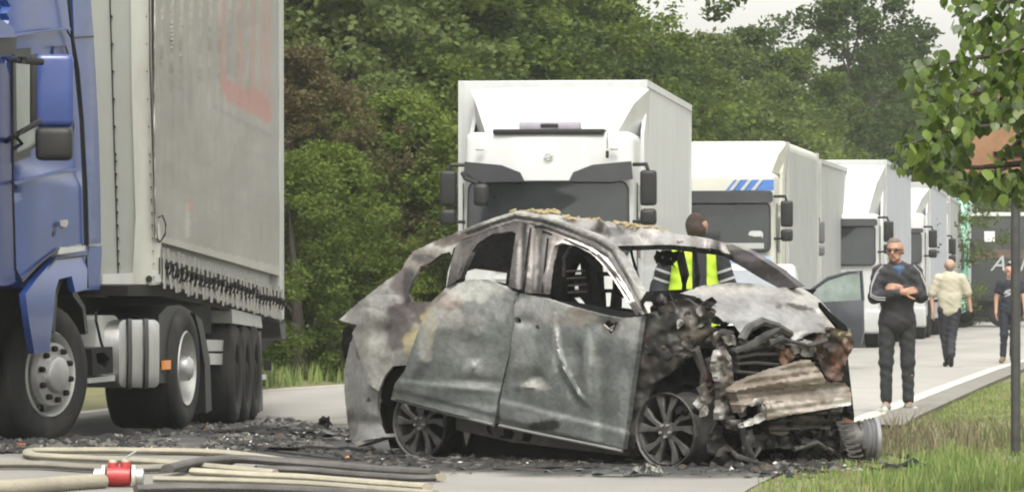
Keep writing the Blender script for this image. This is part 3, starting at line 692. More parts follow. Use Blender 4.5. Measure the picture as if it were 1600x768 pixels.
# tail: quarter panel with its window hole, rear bumper
tail_off = lambda u, v: .04+.30*(1-sstep(535, 585, u))**1.5+.22*sstep(470, 370, v)*.9+.03*sstep(520, 470, v)
wsheet('rear_quarter_panel', [(530, 499), (560, 472), (600, 441), (628, 421), (634, 408), (645, 393), (680, 376), (715, 363), (728, 358), (728, 400), (712, 448), (722, 480), (705, 560), (650, 600), (636, 570), (614, 571), (600, 588), (592, 610), (575, 600), (558, 545), (550, 520), (558, 507), (541, 503)],
       off=tail_off, amp=.012, res=4, thick=.02, curve=False, jag=.8,
       holes=[[(656, 416), (672, 410), (690, 396), (703, 393), (707, 402), (700, 424), (697, 449), (674, 471), (644, 471), (638, 459), (646, 436)]],
       disp=lambda u, v: .04*math.exp(-(((u-640)/26)**2+((v-545)/22)**2))-.05*math.exp(-(((u-590)/30)**2+((v-520)/20)**2)),
       paint=painter(ASHL, [(610, 500, 40, 60, STEEL, .5), (570, 492, 35, 14, WHT, .55), (588, 520, 30, 40, (.33, .32, .28), .7), (645, 450, 42, 55, PURP, .95), (622, 512, 22, 42, PURP, .9), (652, 405, 40, 18, (.2, .18, .15), .9), (700, 372, 30, 12, (.16, .13, .11), .9), (640, 560, 40, 22, ASHL, .8), (668, 515, 12, 45, OCH, .85), (652, 535, 16, 30, OCH, .75), (685, 480, 12, 26, (.3, .28, .2), .7), (638, 440, 10, 34, SOOTC, .7), (672, 404, 28, 8, SOOTC, .6), (548, 500, 20, 9, WHT, .7), (600, 470, 30, 10, WHT, .5)], seed=2, gain=.82))
wsheet('rear_bumper', [(547, 536), (556, 515), (563, 540), (577, 590), (592, 604), (589, 640), (594, 668), (601, 682), (575, 686), (551, 691), (543, 660), (538, 610), (538, 575)],
       off=lambda u, v: .10+.25*(1-sstep(537, 580, u))**1.4, amp=.01, f=.04, res=4, thick=.03, jag=.8,
       disp=lambda u, v: .03*math.sin((v-560)*.11)*sstep(640, 660, v),
       paint=painter((.33, .325, .31), [(556, 560, 12, 40, ASHL, .8), (560, 590, 22, 40, (.4, .39, .37), .6), (562, 550, 6, 12, PURP, .7), (548, 665, 10, 30, (.16, .14, .13), .8), (570, 660, 26, 9, ASHL, .6), (580, 640, 18, 40, (.24, .24, .23), .5), (576, 624, 4, 4, SOOTC, 1)], seed=4, gain=.8))
wsheet('bumper_lip', [(552, 690), (600, 677), (603, 682), (556, 697)], off=.1, amp=.005, res=6, thick=.12, paint=painter(ASHL, [], seed=1))
wsheet('tailgate_edge', [(536, 512), (548, 506), (552, 520), (545, 545), (538, 560), (534, 540)], CHAR, off=.5, amp=.01, res=6, thick=.3)
b = MB(); b.tube([PS(u, v, .19)-wk.location for u, v in ((599, 676), (590, 640), (594, 605), (601, 582), (614, 570), (634, 566), (650, 575))], .035, 8); b.obj('arch_liner', CHAR, wk)
wsheet('wheel_housing', [(598, 580), (640, 566), (720, 600), (790, 650), (780, 700), (610, 700), (594, 640)], CHAR, off=.42, amp=.03, res=12, thick=.1)
# doors
rear_door = wsheet('rear_door', [(612, 621), (616, 600), (633, 577), (639, 555), (646, 536), (655, 512), (670, 485), (691, 464), (716, 443), (734, 436), (756, 436), (787, 448), (803, 458), (800, 492), (796, 549), (786, 590), (777, 628), (772, 661), (690, 641), (640, 628)],
       off=lambda u, v: -.10+.10*sstep(700, 800, u)-.05*math.sin(clamp((v-440)/190)*3.14), amp=.009, f=.018, res=3.6, thick=.05, jag=1.2,
       disp=lambda u, v: .05*math.exp(-(((u-(690-.42*(v-480)))/16)**2))*sstep(440, 480, v)*(1-sstep(560, 620, v))+.012*sstep(-3, 3, (v-595-.1*(u-640)))-.012*sstep(-2, 2, v-(628+.26*(u-640)-14))
            -.03*math.exp(-(((u-735)/30)**2+((v-535)/26)**2))+.02*math.exp(-(((u-738)/6)**2+((v-572)/7)**2))+.012*math.sin((v-.12*u)*.16)*math.exp(-(((u-740)/45)**2+((v-600)/9)**2)),
       paint=painter((.155, .165, .155), [(735, 452, 55, 22, (.36, .36, .33), .8), (690, 490, 30, 30, (.38, .37, .34), .75), (665, 520, 14, 45, ASHL, .7), (672, 500, 10, 40, OCH, .25), (700, 470, 22, 14, (.28, .2, .17), .5), (732, 545, 28, 22, (.11, .11, .105), .7), (755, 540, 20, 14, (.1, .1, .1), .6), (740, 572, 20, 12, (.36, .37, .36), .5), (775, 600, 22, 55, (.18, .19, .18), .6), (700, 640, 100, 12, (.2, .215, .21), .7), (650, 600, 28, 30, (.22, .23, .22), .6), (760, 490, 35, 16, (.13, .13, .13), .45), (745, 505, 22, 16, (.3, .3, .28), .5), (725, 600, 50, 8, (.26, .27, .26), .6), (780, 480, 16, 20, (.3, .3, .29), .5)], sc_=.025, seed=5, gain=.86))
front_door = wsheet('front_door', [(812, 458), (848, 465), (892, 479), (942, 492), (970, 497), (1003, 494), (998, 520), (993, 560), (986, 610), (980, 655), (973, 702), (935, 694), (898, 686), (831, 674), (780, 662), (781, 630), (784, 612), (796, 560), (799, 515), (803, 477)],
       off=lambda u, v: -.01-.03*math.sin(clamp((v-460)/220)*3.14), amp=.009, f=.016, res=3.6, thick=.05, jag=.8,
       holes=[[(803, 497), (808, 494), (814, 498), (814, 504), (808, 505), (803, 502)], [(836, 508), (841, 508), (844, 512), (840, 515), (836, 513)], [(942, 508), (950, 500), (958, 504), (966, 502), (960, 514), (954, 522), (946, 520)]],
       disp=lambda u, v: .035*math.exp(-(((u-(869+.012*(v-520)**2*(1 if v > 520 else 0)*.32))/4.5)**2))*sstep(505, 525, v)*(1-sstep(615, 635, v))
            -.03*math.exp(-(((u-822)/18)**2+((v-503)/10)**2))-.03*math.exp(-(((u-905)/14)**2))*sstep(520, 560, v)*(1-sstep(600, 660, v))+.02*math.exp(-(((u-918)/9)**2))*sstep(510, 550, v)*(1-sstep(600, 660, v))-.03*math.exp(-(((u-940)/12)**2))*sstep(520, 560, v)
            +.022*sstep(-3, 3, v-(626+.25*(u-787)))-.022*sstep(-2, 3, v-(656+.25*(u-787)))-.03*math.exp(-(((u-840)/10)**2+((v-590)/12)**2))+.03*math.exp(-(((u-825)/16)**2+((v-604)/5)**2))-.03*math.exp(-(((u-950)/18)**2+((v-508)/12)**2)),
       paint=painter((.14, .15, .143), [(850, 480, 50, 22, (.35, .35, .33), .8), (820, 530, 22, 40, (.24, .245, .235), .6), (905, 495, 24, 14, (.2, .16, .13), .6), (984, 510, 16, 30, (.34, .34, .32), .7), (868, 545, 5, 45, (.42, .42, .4), .6), (890, 600, 5, 30, (.33, .33, .32), .5), (920, 560, 8, 60, (.27, .28, .26), .6), (900, 580, 14, 60, (.12, .125, .12), .6), (945, 580, 22, 60, (.13, .135, .13), .55), (835, 602, 22, 12, ASHL, .6), (815, 585, 22, 10, (.11, .11, .1), .5), (900, 640, 80, 12, (.1, .105, .1), .5), (952, 508, 14, 12, (.12, .1, .08), .7), (848, 664, 24, 10, SOOTC, .95), (790, 560, 6, 70, SOOTC, .4), (975, 640, 8, 60, (.26, .27, .26), .5), (835, 650, 50, 8, (.26, .265, .26), .5), (880, 500, 60, 10, (.27, .25, .22), .5), (820, 490, 18, 20, (.3, .3, .29), .5)], sc_=.022, seed=6, gain=.86))
b = MB(); b.tube([PS(u, v, -.06)-wk.location for u, v in ((613, 622), (690, 643), (771, 663))], .014, 6); b.obj('door_sill_edge', mat('bare_edge', (.17, .17, .16), .5, metal=.3, var=.2), rear_door)
b = MB(); b.tube([PS(u, v, -.04)-wk.location for u, v in ((780, 664), (850, 679), (915, 692), (972, 704))], .013, 6); b.obj('door_sill_edge', MATS['bare_edge'], front_door)
b = MB(); b.tube([PS(u, v, -.03)-wk.location for u, v in ((944, 507), (952, 514), (960, 508), (956, 516), (949, 512))], .007, 6); b.obj('torn_mirror_mount', mat('bright_scrap', (.28, .27, .25), .5, metal=.3, var=.3, scale=20), front_door)
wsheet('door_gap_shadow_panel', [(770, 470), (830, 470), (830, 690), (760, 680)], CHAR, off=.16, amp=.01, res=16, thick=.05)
# window frames and pillars
FR0 = painter((.22, .218, .205), [(800, 340, 60, 14, ASHL, .7), (820, 420, 14, 60, (.3, .29, .27), .6), (760, 370, 40, 14, (.16, .14, .13), .7), (850, 400, 6, 50, (.18, .17, .16), .6), (905, 365, 50, 10, (.36, .34, .32), .6), (975, 410, 20, 40, (.3, .29, .28), .6), (1005, 465, 14, 30, ASHL, .6), (720, 365, 30, 10, (.3, .27, .2), .5)], seed=9, sc_=.03)
def polydist(u, v, pts):
    best = 1e9
    for (a, b_), (c, d_) in zip(pts, pts[1:]):
        L2_ = (c-a)**2+(d_-b_)**2; t = clamp(((u-a)*(c-a)+(v-b_)*(d_-b_))/L2_); best = min(best, math.hypot(u-a-t*(c-a), v-b_-t*(d_-b_)))
    return best
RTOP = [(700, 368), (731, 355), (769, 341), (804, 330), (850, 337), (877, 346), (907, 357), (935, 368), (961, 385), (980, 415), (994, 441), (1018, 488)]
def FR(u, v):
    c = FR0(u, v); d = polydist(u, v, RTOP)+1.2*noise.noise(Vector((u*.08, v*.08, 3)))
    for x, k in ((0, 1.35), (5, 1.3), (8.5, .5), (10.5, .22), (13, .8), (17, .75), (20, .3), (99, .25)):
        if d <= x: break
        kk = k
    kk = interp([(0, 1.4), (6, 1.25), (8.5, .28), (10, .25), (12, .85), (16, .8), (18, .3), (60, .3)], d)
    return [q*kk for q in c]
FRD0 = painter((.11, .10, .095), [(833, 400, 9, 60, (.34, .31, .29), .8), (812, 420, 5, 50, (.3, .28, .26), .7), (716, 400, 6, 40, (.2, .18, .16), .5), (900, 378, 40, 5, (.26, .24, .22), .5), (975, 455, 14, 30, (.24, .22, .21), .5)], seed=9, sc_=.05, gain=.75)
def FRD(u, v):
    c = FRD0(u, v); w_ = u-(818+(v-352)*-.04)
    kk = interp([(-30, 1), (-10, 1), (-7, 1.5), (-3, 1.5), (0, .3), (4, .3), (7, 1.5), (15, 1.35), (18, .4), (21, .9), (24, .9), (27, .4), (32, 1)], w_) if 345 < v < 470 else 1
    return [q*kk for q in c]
po = idw([(700, 365, .3), (740, 430, .06), (804, 335, .24), (815, 450, .03), (850, 345, .24), (850, 455, .03), (905, 362, .24), (1000, 490, .03), (960, 390, .22), (980, 440, .12)])
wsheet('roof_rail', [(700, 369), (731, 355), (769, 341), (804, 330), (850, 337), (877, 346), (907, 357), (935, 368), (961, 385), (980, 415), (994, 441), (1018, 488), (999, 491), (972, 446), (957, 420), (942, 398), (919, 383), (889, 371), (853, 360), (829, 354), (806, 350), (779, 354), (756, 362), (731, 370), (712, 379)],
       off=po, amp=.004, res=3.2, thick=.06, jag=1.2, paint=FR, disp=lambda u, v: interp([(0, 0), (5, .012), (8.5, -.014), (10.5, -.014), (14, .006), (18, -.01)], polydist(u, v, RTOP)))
wsheet('door_frame', [(697, 449), (707, 402), (712, 384), (731, 371), (779, 355), (812, 345), (829, 352), (817, 453), (794, 448), (806, 364), (800, 361), (769, 365), (748, 378), (737, 392), (728, 410), (719, 434)], off=lambda u, v: po(u, v)-.03, amp=.008, res=3.2, thick=.05, jag=.8, paint=FRD, disp=lambda u, v: .003*math.sin((u*.9+v*.3)*.5))
wsheet('centre_pillar', [(818, 352), (846, 356), (844, 400), (838, 462), (812, 456), (818, 400)], CHAR, off=lambda u, v: po(u, v)+.05, amp=.005, res=8, thick=.06)
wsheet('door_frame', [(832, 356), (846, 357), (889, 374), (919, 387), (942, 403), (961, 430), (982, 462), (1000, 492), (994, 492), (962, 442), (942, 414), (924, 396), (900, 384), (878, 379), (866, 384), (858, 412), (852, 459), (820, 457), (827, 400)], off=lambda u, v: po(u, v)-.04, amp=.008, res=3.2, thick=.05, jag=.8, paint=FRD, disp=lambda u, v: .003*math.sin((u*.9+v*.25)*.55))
for pts_, o_ in (([(704, 408), (710, 388), (731, 374), (779, 357.5), (811, 347.5)], .02), ([(829, 356), (823, 400), (817, 456)], -.03), ([(848, 361), (889, 376.5), (919, 389.5), (942, 405.5), (961, 432), (980, 462), (1000, 492)], -.02), ([(731, 379), (756, 370), (780, 362), (803, 362)], .0), ([(856, 372), (852, 412), (847, 457)], -.03), ([(740, 384), (722, 420), (714, 440)], .0)):
    b = MB(); b.tube([PS(u, v, po(u, v)+o_-.02)-wk.location for u, v in pts_], .008, 5); b.obj('door_gap', CHAR, wk)
b = MB(); b.tube([PS(u, v, .1)-wk.location for u, v in ((934, 398), (962, 428), (996, 482))], .012, 6); b.obj('quarter_light_bar', ALLOY, wk)
# roof: its near edge sagged, far edge high
ro = idw([(804, 333, .3), (860, 345, .3), (907, 360, .27), (961, 386, .25), (804, 329, .6), (850, 333, 1.3), (891, 339, 1.4), (980, 353, 1.5), (1062, 366, 1.55), (1144, 383, 1.55), (1125, 394, 1.45), (1097, 389, 1.2), (1039, 384, .8), (980, 382, .4), (1000, 368, .95), (1060, 375, 1.2), (940, 362, .9)], 3)
wsheet('roof', [(800, 333), (820, 330), (850, 333), (891, 339), (935, 345), (980, 352), (1027, 359), (1062, 366), (1102, 372), (1144, 383), (1160, 396), (1125, 396), (1097, 389), (1039, 384), (980, 383), (961, 387), (935, 371), (905, 359), (875, 347), (850, 340)],
       off=ro, amp=.02, f=.025, res=4.5, thick=.03, jag=.8, paint=painter((.5, .48, .46), [(900, 350, 60, 8, (.3, .28, .25), .6), (960, 362, 14, 8, SOOTC, .7), (970, 376, 18, 8, SOOTC, .6), (930, 362, 14, 5, (.1, .09, .08), .7), (1080, 378, 60, 10, (.42, .39, .38), .5)], seed=11, gain=.56))
b = MB(); b.tube([PS(u, v, ro(u, v)-.02)-wk.location for u, v in ((806, 334), (850, 342), (877, 350), (907, 360.5), (935, 371.5), (958, 386))], .009, 5); b.obj('roof_shadow_line', CHAR, wk)  # dark tube drawn as the shadow line between roof panel and rail
wsheet('roof_header', [(961, 384), (1039, 382), (1097, 387), (1125, 393), (1135, 400), (1100, 396), (1040, 389), (975, 391)], CHAR, off=idw([(961, 385, .25), (1039, 384, .8), (1097, 389, 1.2), (1125, 394, 1.42)], 3), amp=.01, res=6, thick=.08)
wsheet('far_pillar', [(1120, 382), (1144, 381), (1172, 394), (1214, 420), (1247, 447), (1221, 452), (1191, 436), (1163, 419), (1125, 397)], off=1.5, amp=.01, res=5, thick=.08, paint=painter((.1, .09, .095), [(1180, 402, 50, 6, (.26, .24, .25), .7), (1150, 386, 22, 6, ASHL, .7), (1190, 425, 30, 8, (.045, .035, .03), .8)], seed=12))
for (u0, v0, u1, v1, n, sd_) in ((800, 331, 872, 331, 46, 1), (880, 338, 1042, 359, 60, 2)):
    b = MB(); rr = random.Random(sd_)
    for k in range(n):
        t = rr.random(); q = PS(lerp(u0, u1, t), lerp(v0, v1, t)+rr.uniform(-2, 3), rr.uniform(.9, 1.5))-wk.location; s_ = rr.uniform(.007, .02)
        b.box(q.x-s_*1.8, q.x+s_*1.8, q.y-s_*2, q.y+s_*2, q.z-s_*.6, q.z+s_*.6, s_*.3, 1, Matrix.Rotation(rr.uniform(-.5, .5), 3, 'Y'))
    tag(b.obj('ash_crust', mat('ash_crust', (.22, .17, .09), .95, col2=(.34, .28, .16), scale=12), wk), kind='stuff')
# far side seen through the openings, seats, steering, floor
fo = 1.5
wsheet('far_side_frame', [(716, 372), (805, 345), (905, 364), (960, 392), (1000, 470), (1010, 510), (930, 500), (840, 480), (710, 460)], CHAR, off=fo, amp=.012, res=7, thick=.07,
       holes=[[(718, 424), (735, 419), (745, 420), (792, 426), (790, 444), (770, 440), (717, 438)], [(889, 428), (896, 412), (906, 404), (908, 428)], [(911, 428), (911, 404), (918, 405), (925, 416), (926, 428)],
              [(934, 431), (957, 431), (957, 451), (935, 451)], [(937, 457), (955, 457), (953, 478), (938, 479)], [(888, 444), (903, 443), (904, 452), (889, 453)], [(888, 465), (905, 463), (917, 478), (902, 480)],
              [(933, 424), (931, 396), (940, 396), (952, 414), (954, 425)], [(964, 432), (972, 432), (990, 468), (992, 484), (962, 480)]])
for us_ in (848, 905):
    ob = wsheet('seat_frame', [(us_-28, 470), (us_-22, 420), (us_-16, 404), (us_+6, 400), (us_+16, 412), (us_+22, 470), (us_+14, 470), (us_+9, 420), (us_+2, 410), (us_-10, 412), (us_-15, 424), (us_-20, 470)], CHAR, off=.75, amp=.01, res=5, thick=.06)
    b = MB(); 
    for k in range(4): b.tube([PS(us_-20+k*1.0, 424+k*11, .75)-wk.location, PS(us_+14+k, 422+k*11, .78)-wk.location], .008, 5)
    b.obj('seat_springs', CHAR2, ob)
b = MB(); b.tube([PS(u, v, .45)-wk.location for u, v in ((892, 385), (881, 402), (880, 432))], .012, 6); b.obj('belt_guide', ALLOY, wk)
ring = [PS(870+15*math.cos(a), 441+13*math.sin(a), 1.1+.1*math.sin(a))-wk.location for a in [k*math.pi/8 for k in range(17)]]
b = MB(); b.tube([PS(975+13*math.cos(a), 448+15*math.sin(a), 1.1)-wk.location for a in [k*math.pi/8 for k in range(17)]], .012, 6); b.obj('steering_wheel', CHAR, wk)
wsheet('dashboard', [(1000, 470), (1010, 455), (1060, 452), (1130, 448), (1200, 450), (1235, 452), (1220, 470), (1010, 500)], CHAR, off=lambda u, v: (u-1000)*.0068, amp=.03, res=8, thick=.3)
wsheet('floor_pan', [(640, 640), (790, 650), (985, 700), (985, 718), (870, 716), (700, 708)], CHAR, off=.35, amp=.03, f=.05, res=9, thick=1.1)
wsheet('inner_sill', [(700, 640), (985, 690), (985, 712), (800, 690), (700, 668)], CHAR2, off=.16, amp=.03, f=.05, res=9, thick=.1)
wsheet('seat_base', [(720, 462), (840, 485), (930, 500), (1000, 515), (1000, 600), (720, 600)], CHAR, off=.5, amp=.03, res=14, thick=.9)
b = MB()
for (pts, r_) in (([(1062, 394), (1070, 430), (1068, 465)], .035), ([(1085, 392), (1090, 430), (1087, 460)], .02), ([(986, 391), (992, 415), (1001, 447)], .012)):
    b = MB(); b.tube([PS(u, v, .9 if u < 1000 else 1.0)-wk.location for u, v in pts], r_, 6); b.obj('melted_strut', CHAR, wk)
wsheet('hanging_headliner', [(1026, 392), (1062, 392), (1058, 405), (1052, 412), (1055, 418), (1046, 414), (1036, 416), (1030, 409), (1024, 412), (1022, 400)], CHAR, off=.9, amp=.02, res=4, thick=.01, jag=2.5, holes=[[(1032, 400), (1036, 399), (1037, 404), (1033, 404)], [(1046, 402), (1050, 402), (1050, 406), (1046, 406)]])
# bonnet
ho_ = lambda u, v: lerp((u-1015)*.0070, (u-1100)*.0072+.02, clamp((v-450)/66))
wsheet('bonnet', [(1062, 458), (1097, 446), (1140, 441), (1179, 443), (1214, 450), (1245, 447), (1261, 456), (1282, 472), (1298, 491), (1308, 510), (1290, 521), (1269, 518), (1242, 532), (1218, 518), (1199, 504), (1171, 506), (1156, 519), (1146, 507), (1130, 501), (1117, 491), (1109, 475), (1085, 462)],
       off=ho_, amp=.032, f=.022, res=4.2, thick=.025, jag=2,
       disp=lambda u, v: .05*math.exp(-(((v-(470+.22*(u-1230)))/6)**2))*sstep(1205, 1230, u)-.04*math.exp(-(((v-(481+.22*(u-1230)))/6)**2))*sstep(1215, 1240, u)+.04*math.sin(u*.07+v*.05)*sstep(470, 500, v),
       paint=painter((.4, .39, .38), [(1120, 452, 60, 9, (.58, .55, .5), .7), (1250, 462, 45, 12, (.58, .56, .5), .7), (1290, 500, 14, 22, (.5, .47, .4), .7), (1190, 470, 60, 14, (.36, .35, .345), .6), (1180, 490, 50, 14, (.42, .42, .41), .7), (1205, 470, 20, 6, (.2, .19, .18), .5), (1213, 478, 6, 5, SOOTC, .7), (1150, 505, 30, 6, (.2, .2, .2), .6), (1230, 520, 30, 8, (.25, .25, .24), .5), (1140, 478, 30, 14, (.24, .235, .23), .6), (1270, 500, 20, 18, (.3, .29, .28), .6)], seed=14, gain=.56))
# near front wing, A-post foot and arch
wsheet('front_wing', [(1003, 494), (1018, 488), (1045, 470), (1072, 466), (1090, 478), (1108, 500), (1106, 522), (1097, 532), (1089, 549), (1064, 566), (1045, 584), (1030, 592), (1019, 604), (1006, 640), (992, 700), (974, 704), (986, 610), (998, 520)],
       off=lambda u, v: .03+.12*sstep(1040, 1100, u), amp=.028, f=.045, res=4.2, thick=.03, jag=3,
       paint=painter((.05, .045, .04), [(1020, 505, 12, 20, (.2, .19, .17), .6), (1082, 522, 20, 12, BRN, .55), (1045, 562, 16, 10, (.10, .075, .05), .4), (1080, 500, 16, 8, (.3, .27, .24), .6), (1062, 508, 8, 8, SOOTC, .8), (1030, 560, 18, 40, SOOTC, .7), (1050, 500, 16, 16, SOOTC, .6), (1010, 560, 14, 40, (.07, .055, .045), .8), (1000, 640, 10, 40, (.06, .06, .055), .6)], seed=17, sc_=.05))
rs = random.Random(5)
def scrap(name, u, v, wu, hv, off, col, pl=PQ, rot=0, n=7, thick=.01, amp=.05, m=None, parent=None, seed=None, jag=3):
    sd_ = seed if seed is not None else rs.randint(0, 999); r_ = random.Random(sd_); pts = []
    for k in range(n):
        a = 2*math.pi*k/n+r_.uniform(-.25, .25); q = r_.uniform(.65, 1.15)
        x, y = wu*.5*q*math.cos(a), hv*.5*q*math.sin(a); pts.append((u+x*math.cos(rot)-y*math.sin(rot), v+x*math.sin(rot)+y*math.cos(rot)))
    return wsheet(name, pts, m, off=off, amp=amp, f=.06, pl=pl, parent=parent, seed=sd_, res=4.5, thick=thick, jag=jag, paint=None if m else painter(col, [(u+wu*.2, v, wu*.3, hv*.3, tuple(c*.35 for c in col), .7), (u-wu*.25, v-hv*.2, wu*.25, hv*.25, tuple(min(.6, c*1.6) for c in col), .5)], sc_=.06, seed=sd_))
# cowl scraps at the foot of the windscreen
for (u, v, wu, hv, o, c, rt) in ((1050, 485, 26, 22, .25, (.3, .28, .25), .4), (1085, 470, 60, 12, .45, DKST, .25), (1095, 482, 50, 12, .4, (.16, .14, .12), .3), (1062, 505, 14, 16, .05, WHT, 0), (1042, 475, 16, 30, .2, SOOTC, .3), (1120, 500, 46, 18, .5, SOOTC, .3), (1110, 520, 40, 24, .3, (.14, .11, .08), -.3), (1048, 522, 10, 14, .06, WHT, 0), (1030, 470, 14, 26, .15, (.05, .04, .04), .2), (1075, 493, 40, 10, .25, (.1, .09, .08), .2)):
    scrap('cowl_scrap', u, v, wu, hv, o, c, PS, rt)
for k in range(30):
    u_ = rs.uniform(1008, 1112); v_ = rs.uniform(478, 560)-(u_-1050)*.1
    scrap('wing_scrap', u_, v_, rs.uniform(8, 26), rs.uniform(6, 20), rs.uniform(-.03, .08)+.1*sstep(1040, 1100, u_), rs.choice([(.015, .014, .013), (.03, .025, .02), (.09, .07, .05), (.22, .2, .18), (.05, .045, .04), (.012, .011, .01)]), PS, rs.uniform(-.8, .8), n=6)
for k in range(14):
    scrap('crushed_scrap', rs.uniform(1110, 1300), rs.uniform(515, 560), rs.uniform(10, 34), rs.uniform(6, 18), rs.uniform(-.02, .1), rs.choice([(.34, .33, .31), (.2, .19, .18), (.02, .019, .018), (.1, .09, .08)]), PQ, rs.uniform(-.5, .5), n=7)
# engine bay: dark bulk, radiator, bent members, hoses
wsheet('engine_block', [(1108, 530), (1160, 508), (1300, 515), (1325, 560), (1335, 650), (1330, 722), (1140, 728), (1112, 690), (1104, 600)], CHAR, off=.3, amp=.14, f=.035, pl=PQ, res=6, thick=.25)
wsheet('inner_arch', [(1015, 600), (1045, 575), (1100, 545), (1130, 560), (1130, 700), (1060, 705), (1010, 680)], CHAR, off=.5, amp=.05, pl=PS, res=9, thick=.3)
rad = wsheet('radiator', [(1148, 535), (1290, 520), (1296, 600), (1150, 618)], CHAR, off=.12, amp=.02, pl=PQ, res=10, thick=.05)
for k in range(6):
    b = MB(); b.tube([PQ(u, 545+k*13+4*math.sin(u*.04+k)-.05*(u-1150), .05)-wk.location for u in (1150, 1180, 1215, 1250, 1285)], .012, 6); b.obj('radiator_slat', CHAR2, rad)
for (pts, r_, m_) in (
    ([(1117, 520), (1126, 545), (1150, 548), (1180, 535), (1214, 512), (1236, 520)], .03, ALLOY), ([(1160, 530), (1168, 512), (1190, 502), (1212, 510), (1222, 526), (1200, 536)], .035, ALLOY),
    ([(1205, 524), (1235, 530), (1262, 540), (1290, 532)], .022, ALLOY), ([(1085, 545), (1100, 580), (1096, 620), (1108, 655)], .03, CHAR2), ([(1110, 560), (1120, 610), (1112, 650), (1120, 690)], .04, CHAR2),
    ([(1128, 690), (1150, 712), (1180, 722), (1186, 735)], .02, CHAR2), ([(1157, 655), (1162, 690), (1175, 715), (1184, 700)], .025, ALLOY), ([(1240, 700), (1275, 690), (1300, 705)], .02, CHAR2),
    ([(1230, 660), (1250, 690), (1245, 715)], .02, CHAR), ([(1290, 650), (1285, 690), (1300, 712)], .025, CHAR), ([(1100, 600), (1088, 640), (1100, 690)], .025, CHAR), ([(1062, 640), (1110, 650), (1150, 640)], .03, CHAR)):
    b = MB(); b.tube([PQ(u, v, -.02 if u > 1130 else .2)-wk.location for u, v in pts], [r_*(.8+.4*rs.random()) for _ in pts], 7); b.warp(lambda c: c+Vector((.02*noise.noise(c*9), .02*noise.noise(c*9+Vector((3, 1, 2))), .02*noise.noise(c*8+Vector((1, 9, 2)))))); b.obj('bent_pipe', m_, wk)
wsheet('chassis_leg', [(1117, 573), (1122, 548), (1132, 541), (1142, 556), (1148, 600), (1146, 640), (1152, 668), (1146, 672), (1132, 655), (1122, 656), (1126, 620), (1124, 595)], off=.0, amp=.05, f=.06, pl=PQ, res=3.8, thick=.05, jag=2.5, holes=[[(1130, 618), (1135, 616), (1137, 624), (1131, 626)]],
       paint=painter((.16, .145, .13), [(1121, 565, 4, 30, WHT, .7), (1138, 560, 6, 30, (.3, .28, .25), .6), (1127, 645, 5, 16, WHT, .6), (1138, 600, 8, 20, BRN, .6)], seed=21, sc_=.06))
for (u, v, wu, hv, o, c) in ((1104, 615, 30, 45, .1, (.2, .18, .16)), (1092, 628, 18, 26, .05, (.42, .4, .37)), (1112, 590, 24, 40, .12, (.09, .035, .035)), (1150, 662, 26, 24, -.03, (.3, .28, .25)), (1124, 530, 24, 40, .1, (.24, .23, .2)), (1100, 640, 22, 22, .05, (.3, .28, .26)), (1140, 530, 22, 24, .02, (.4, .39, .36)),
    (1160, 640, 22, 26, -.02, (.25, .23, .2)), (1247, 540, 30, 26, .03, (.24, .23, .22)), (1228, 560, 26, 34, .02, RST), (1222, 546, 22, 30, .03, (.03, .03, .03)), (1150, 570, 20, 40, .08, (.03, .028, .025)), (1120, 675, 26, 22, .1, (.1, .09, .08)), (1170, 690, 18, 46, -.02, (.14, .13, .12)), (1254, 580, 40, 24, .06, (.05, .045, .04)), (1240, 690, 70, 30, .0, (.04, .038, .035)), (1290, 690, 50, 40, .0, (.05, .045, .04)), (1200, 690, 50, 36, .0, (.035, .032, .03)), (1262, 545, 24, 30, .0, (.3, .29, .27)), (1190, 530, 22, 18, -.02, (.34, .33, .31))):
    scrap('crushed_scrap', u, v, wu, hv, o, c)
for k in range(26):
    scrap('crushed_scrap', rs.uniform(1120, 1325), rs.uniform(652, 722), rs.uniform(22, 60), rs.uniform(12, 40), rs.uniform(.02, .2), rs.choice([(.02, .018, .017), (.035, .03, .028), (.06, .055, .05), (.012, .011, .011)]), PQ, rs.uniform(-.5, .5))
wsheet('headlamp_carrier', [(1277, 522), (1300, 512), (1328, 513), (1334, 538), (1321, 569), (1316, 594), (1296, 596), (1284, 575), (1272, 545)], off=.02, amp=.05, f=.05, pl=PQ, res=4, thick=.05, jag=3,
       paint=painter((.09, .055, .04), [(1318, 522, 20, 10, (.32, .26, .17), .8), (1296, 530, 12, 16, SOOTC, .8), (1306, 570, 10, 20, (.17, .075, .045), .7), (1324, 545, 8, 14, RST, .5), (1290, 560, 10, 16, SOOTC, .6)], seed=23, sc_=.06))
wsheet('bonnet_stay', [(1283, 472), (1300, 490), (1322, 508), (1326, 516), (1312, 514), (1300, 500), (1284, 480)], CHAR, off=.0, amp=.01, pl=PQ, res=5, thick=.03)
bp = painter((.22, .185, .15), [(1240, 590, 50, 10, (.32, .27, .23), .7), (1200, 600, 40, 8, (.15, .12, .1), .6), (1250, 612, 90, 5, (.13, .11, .09), .7), (1300, 608, 26, 8, (.32, .29, .27), .6), (1250, 634, 90, 9, (.46, .41, .36), .85), (1316, 627, 18, 6, (.75, .73, .7), .8), (1180, 645, 14, 18, (.5, .47, .42), .7), (1270, 575, 14, 20, (.28, .24, .2), .6), (1215, 575, 30, 5, (.4, .37, .34), .6)], seed=25, sc_=.05, gain=.85)
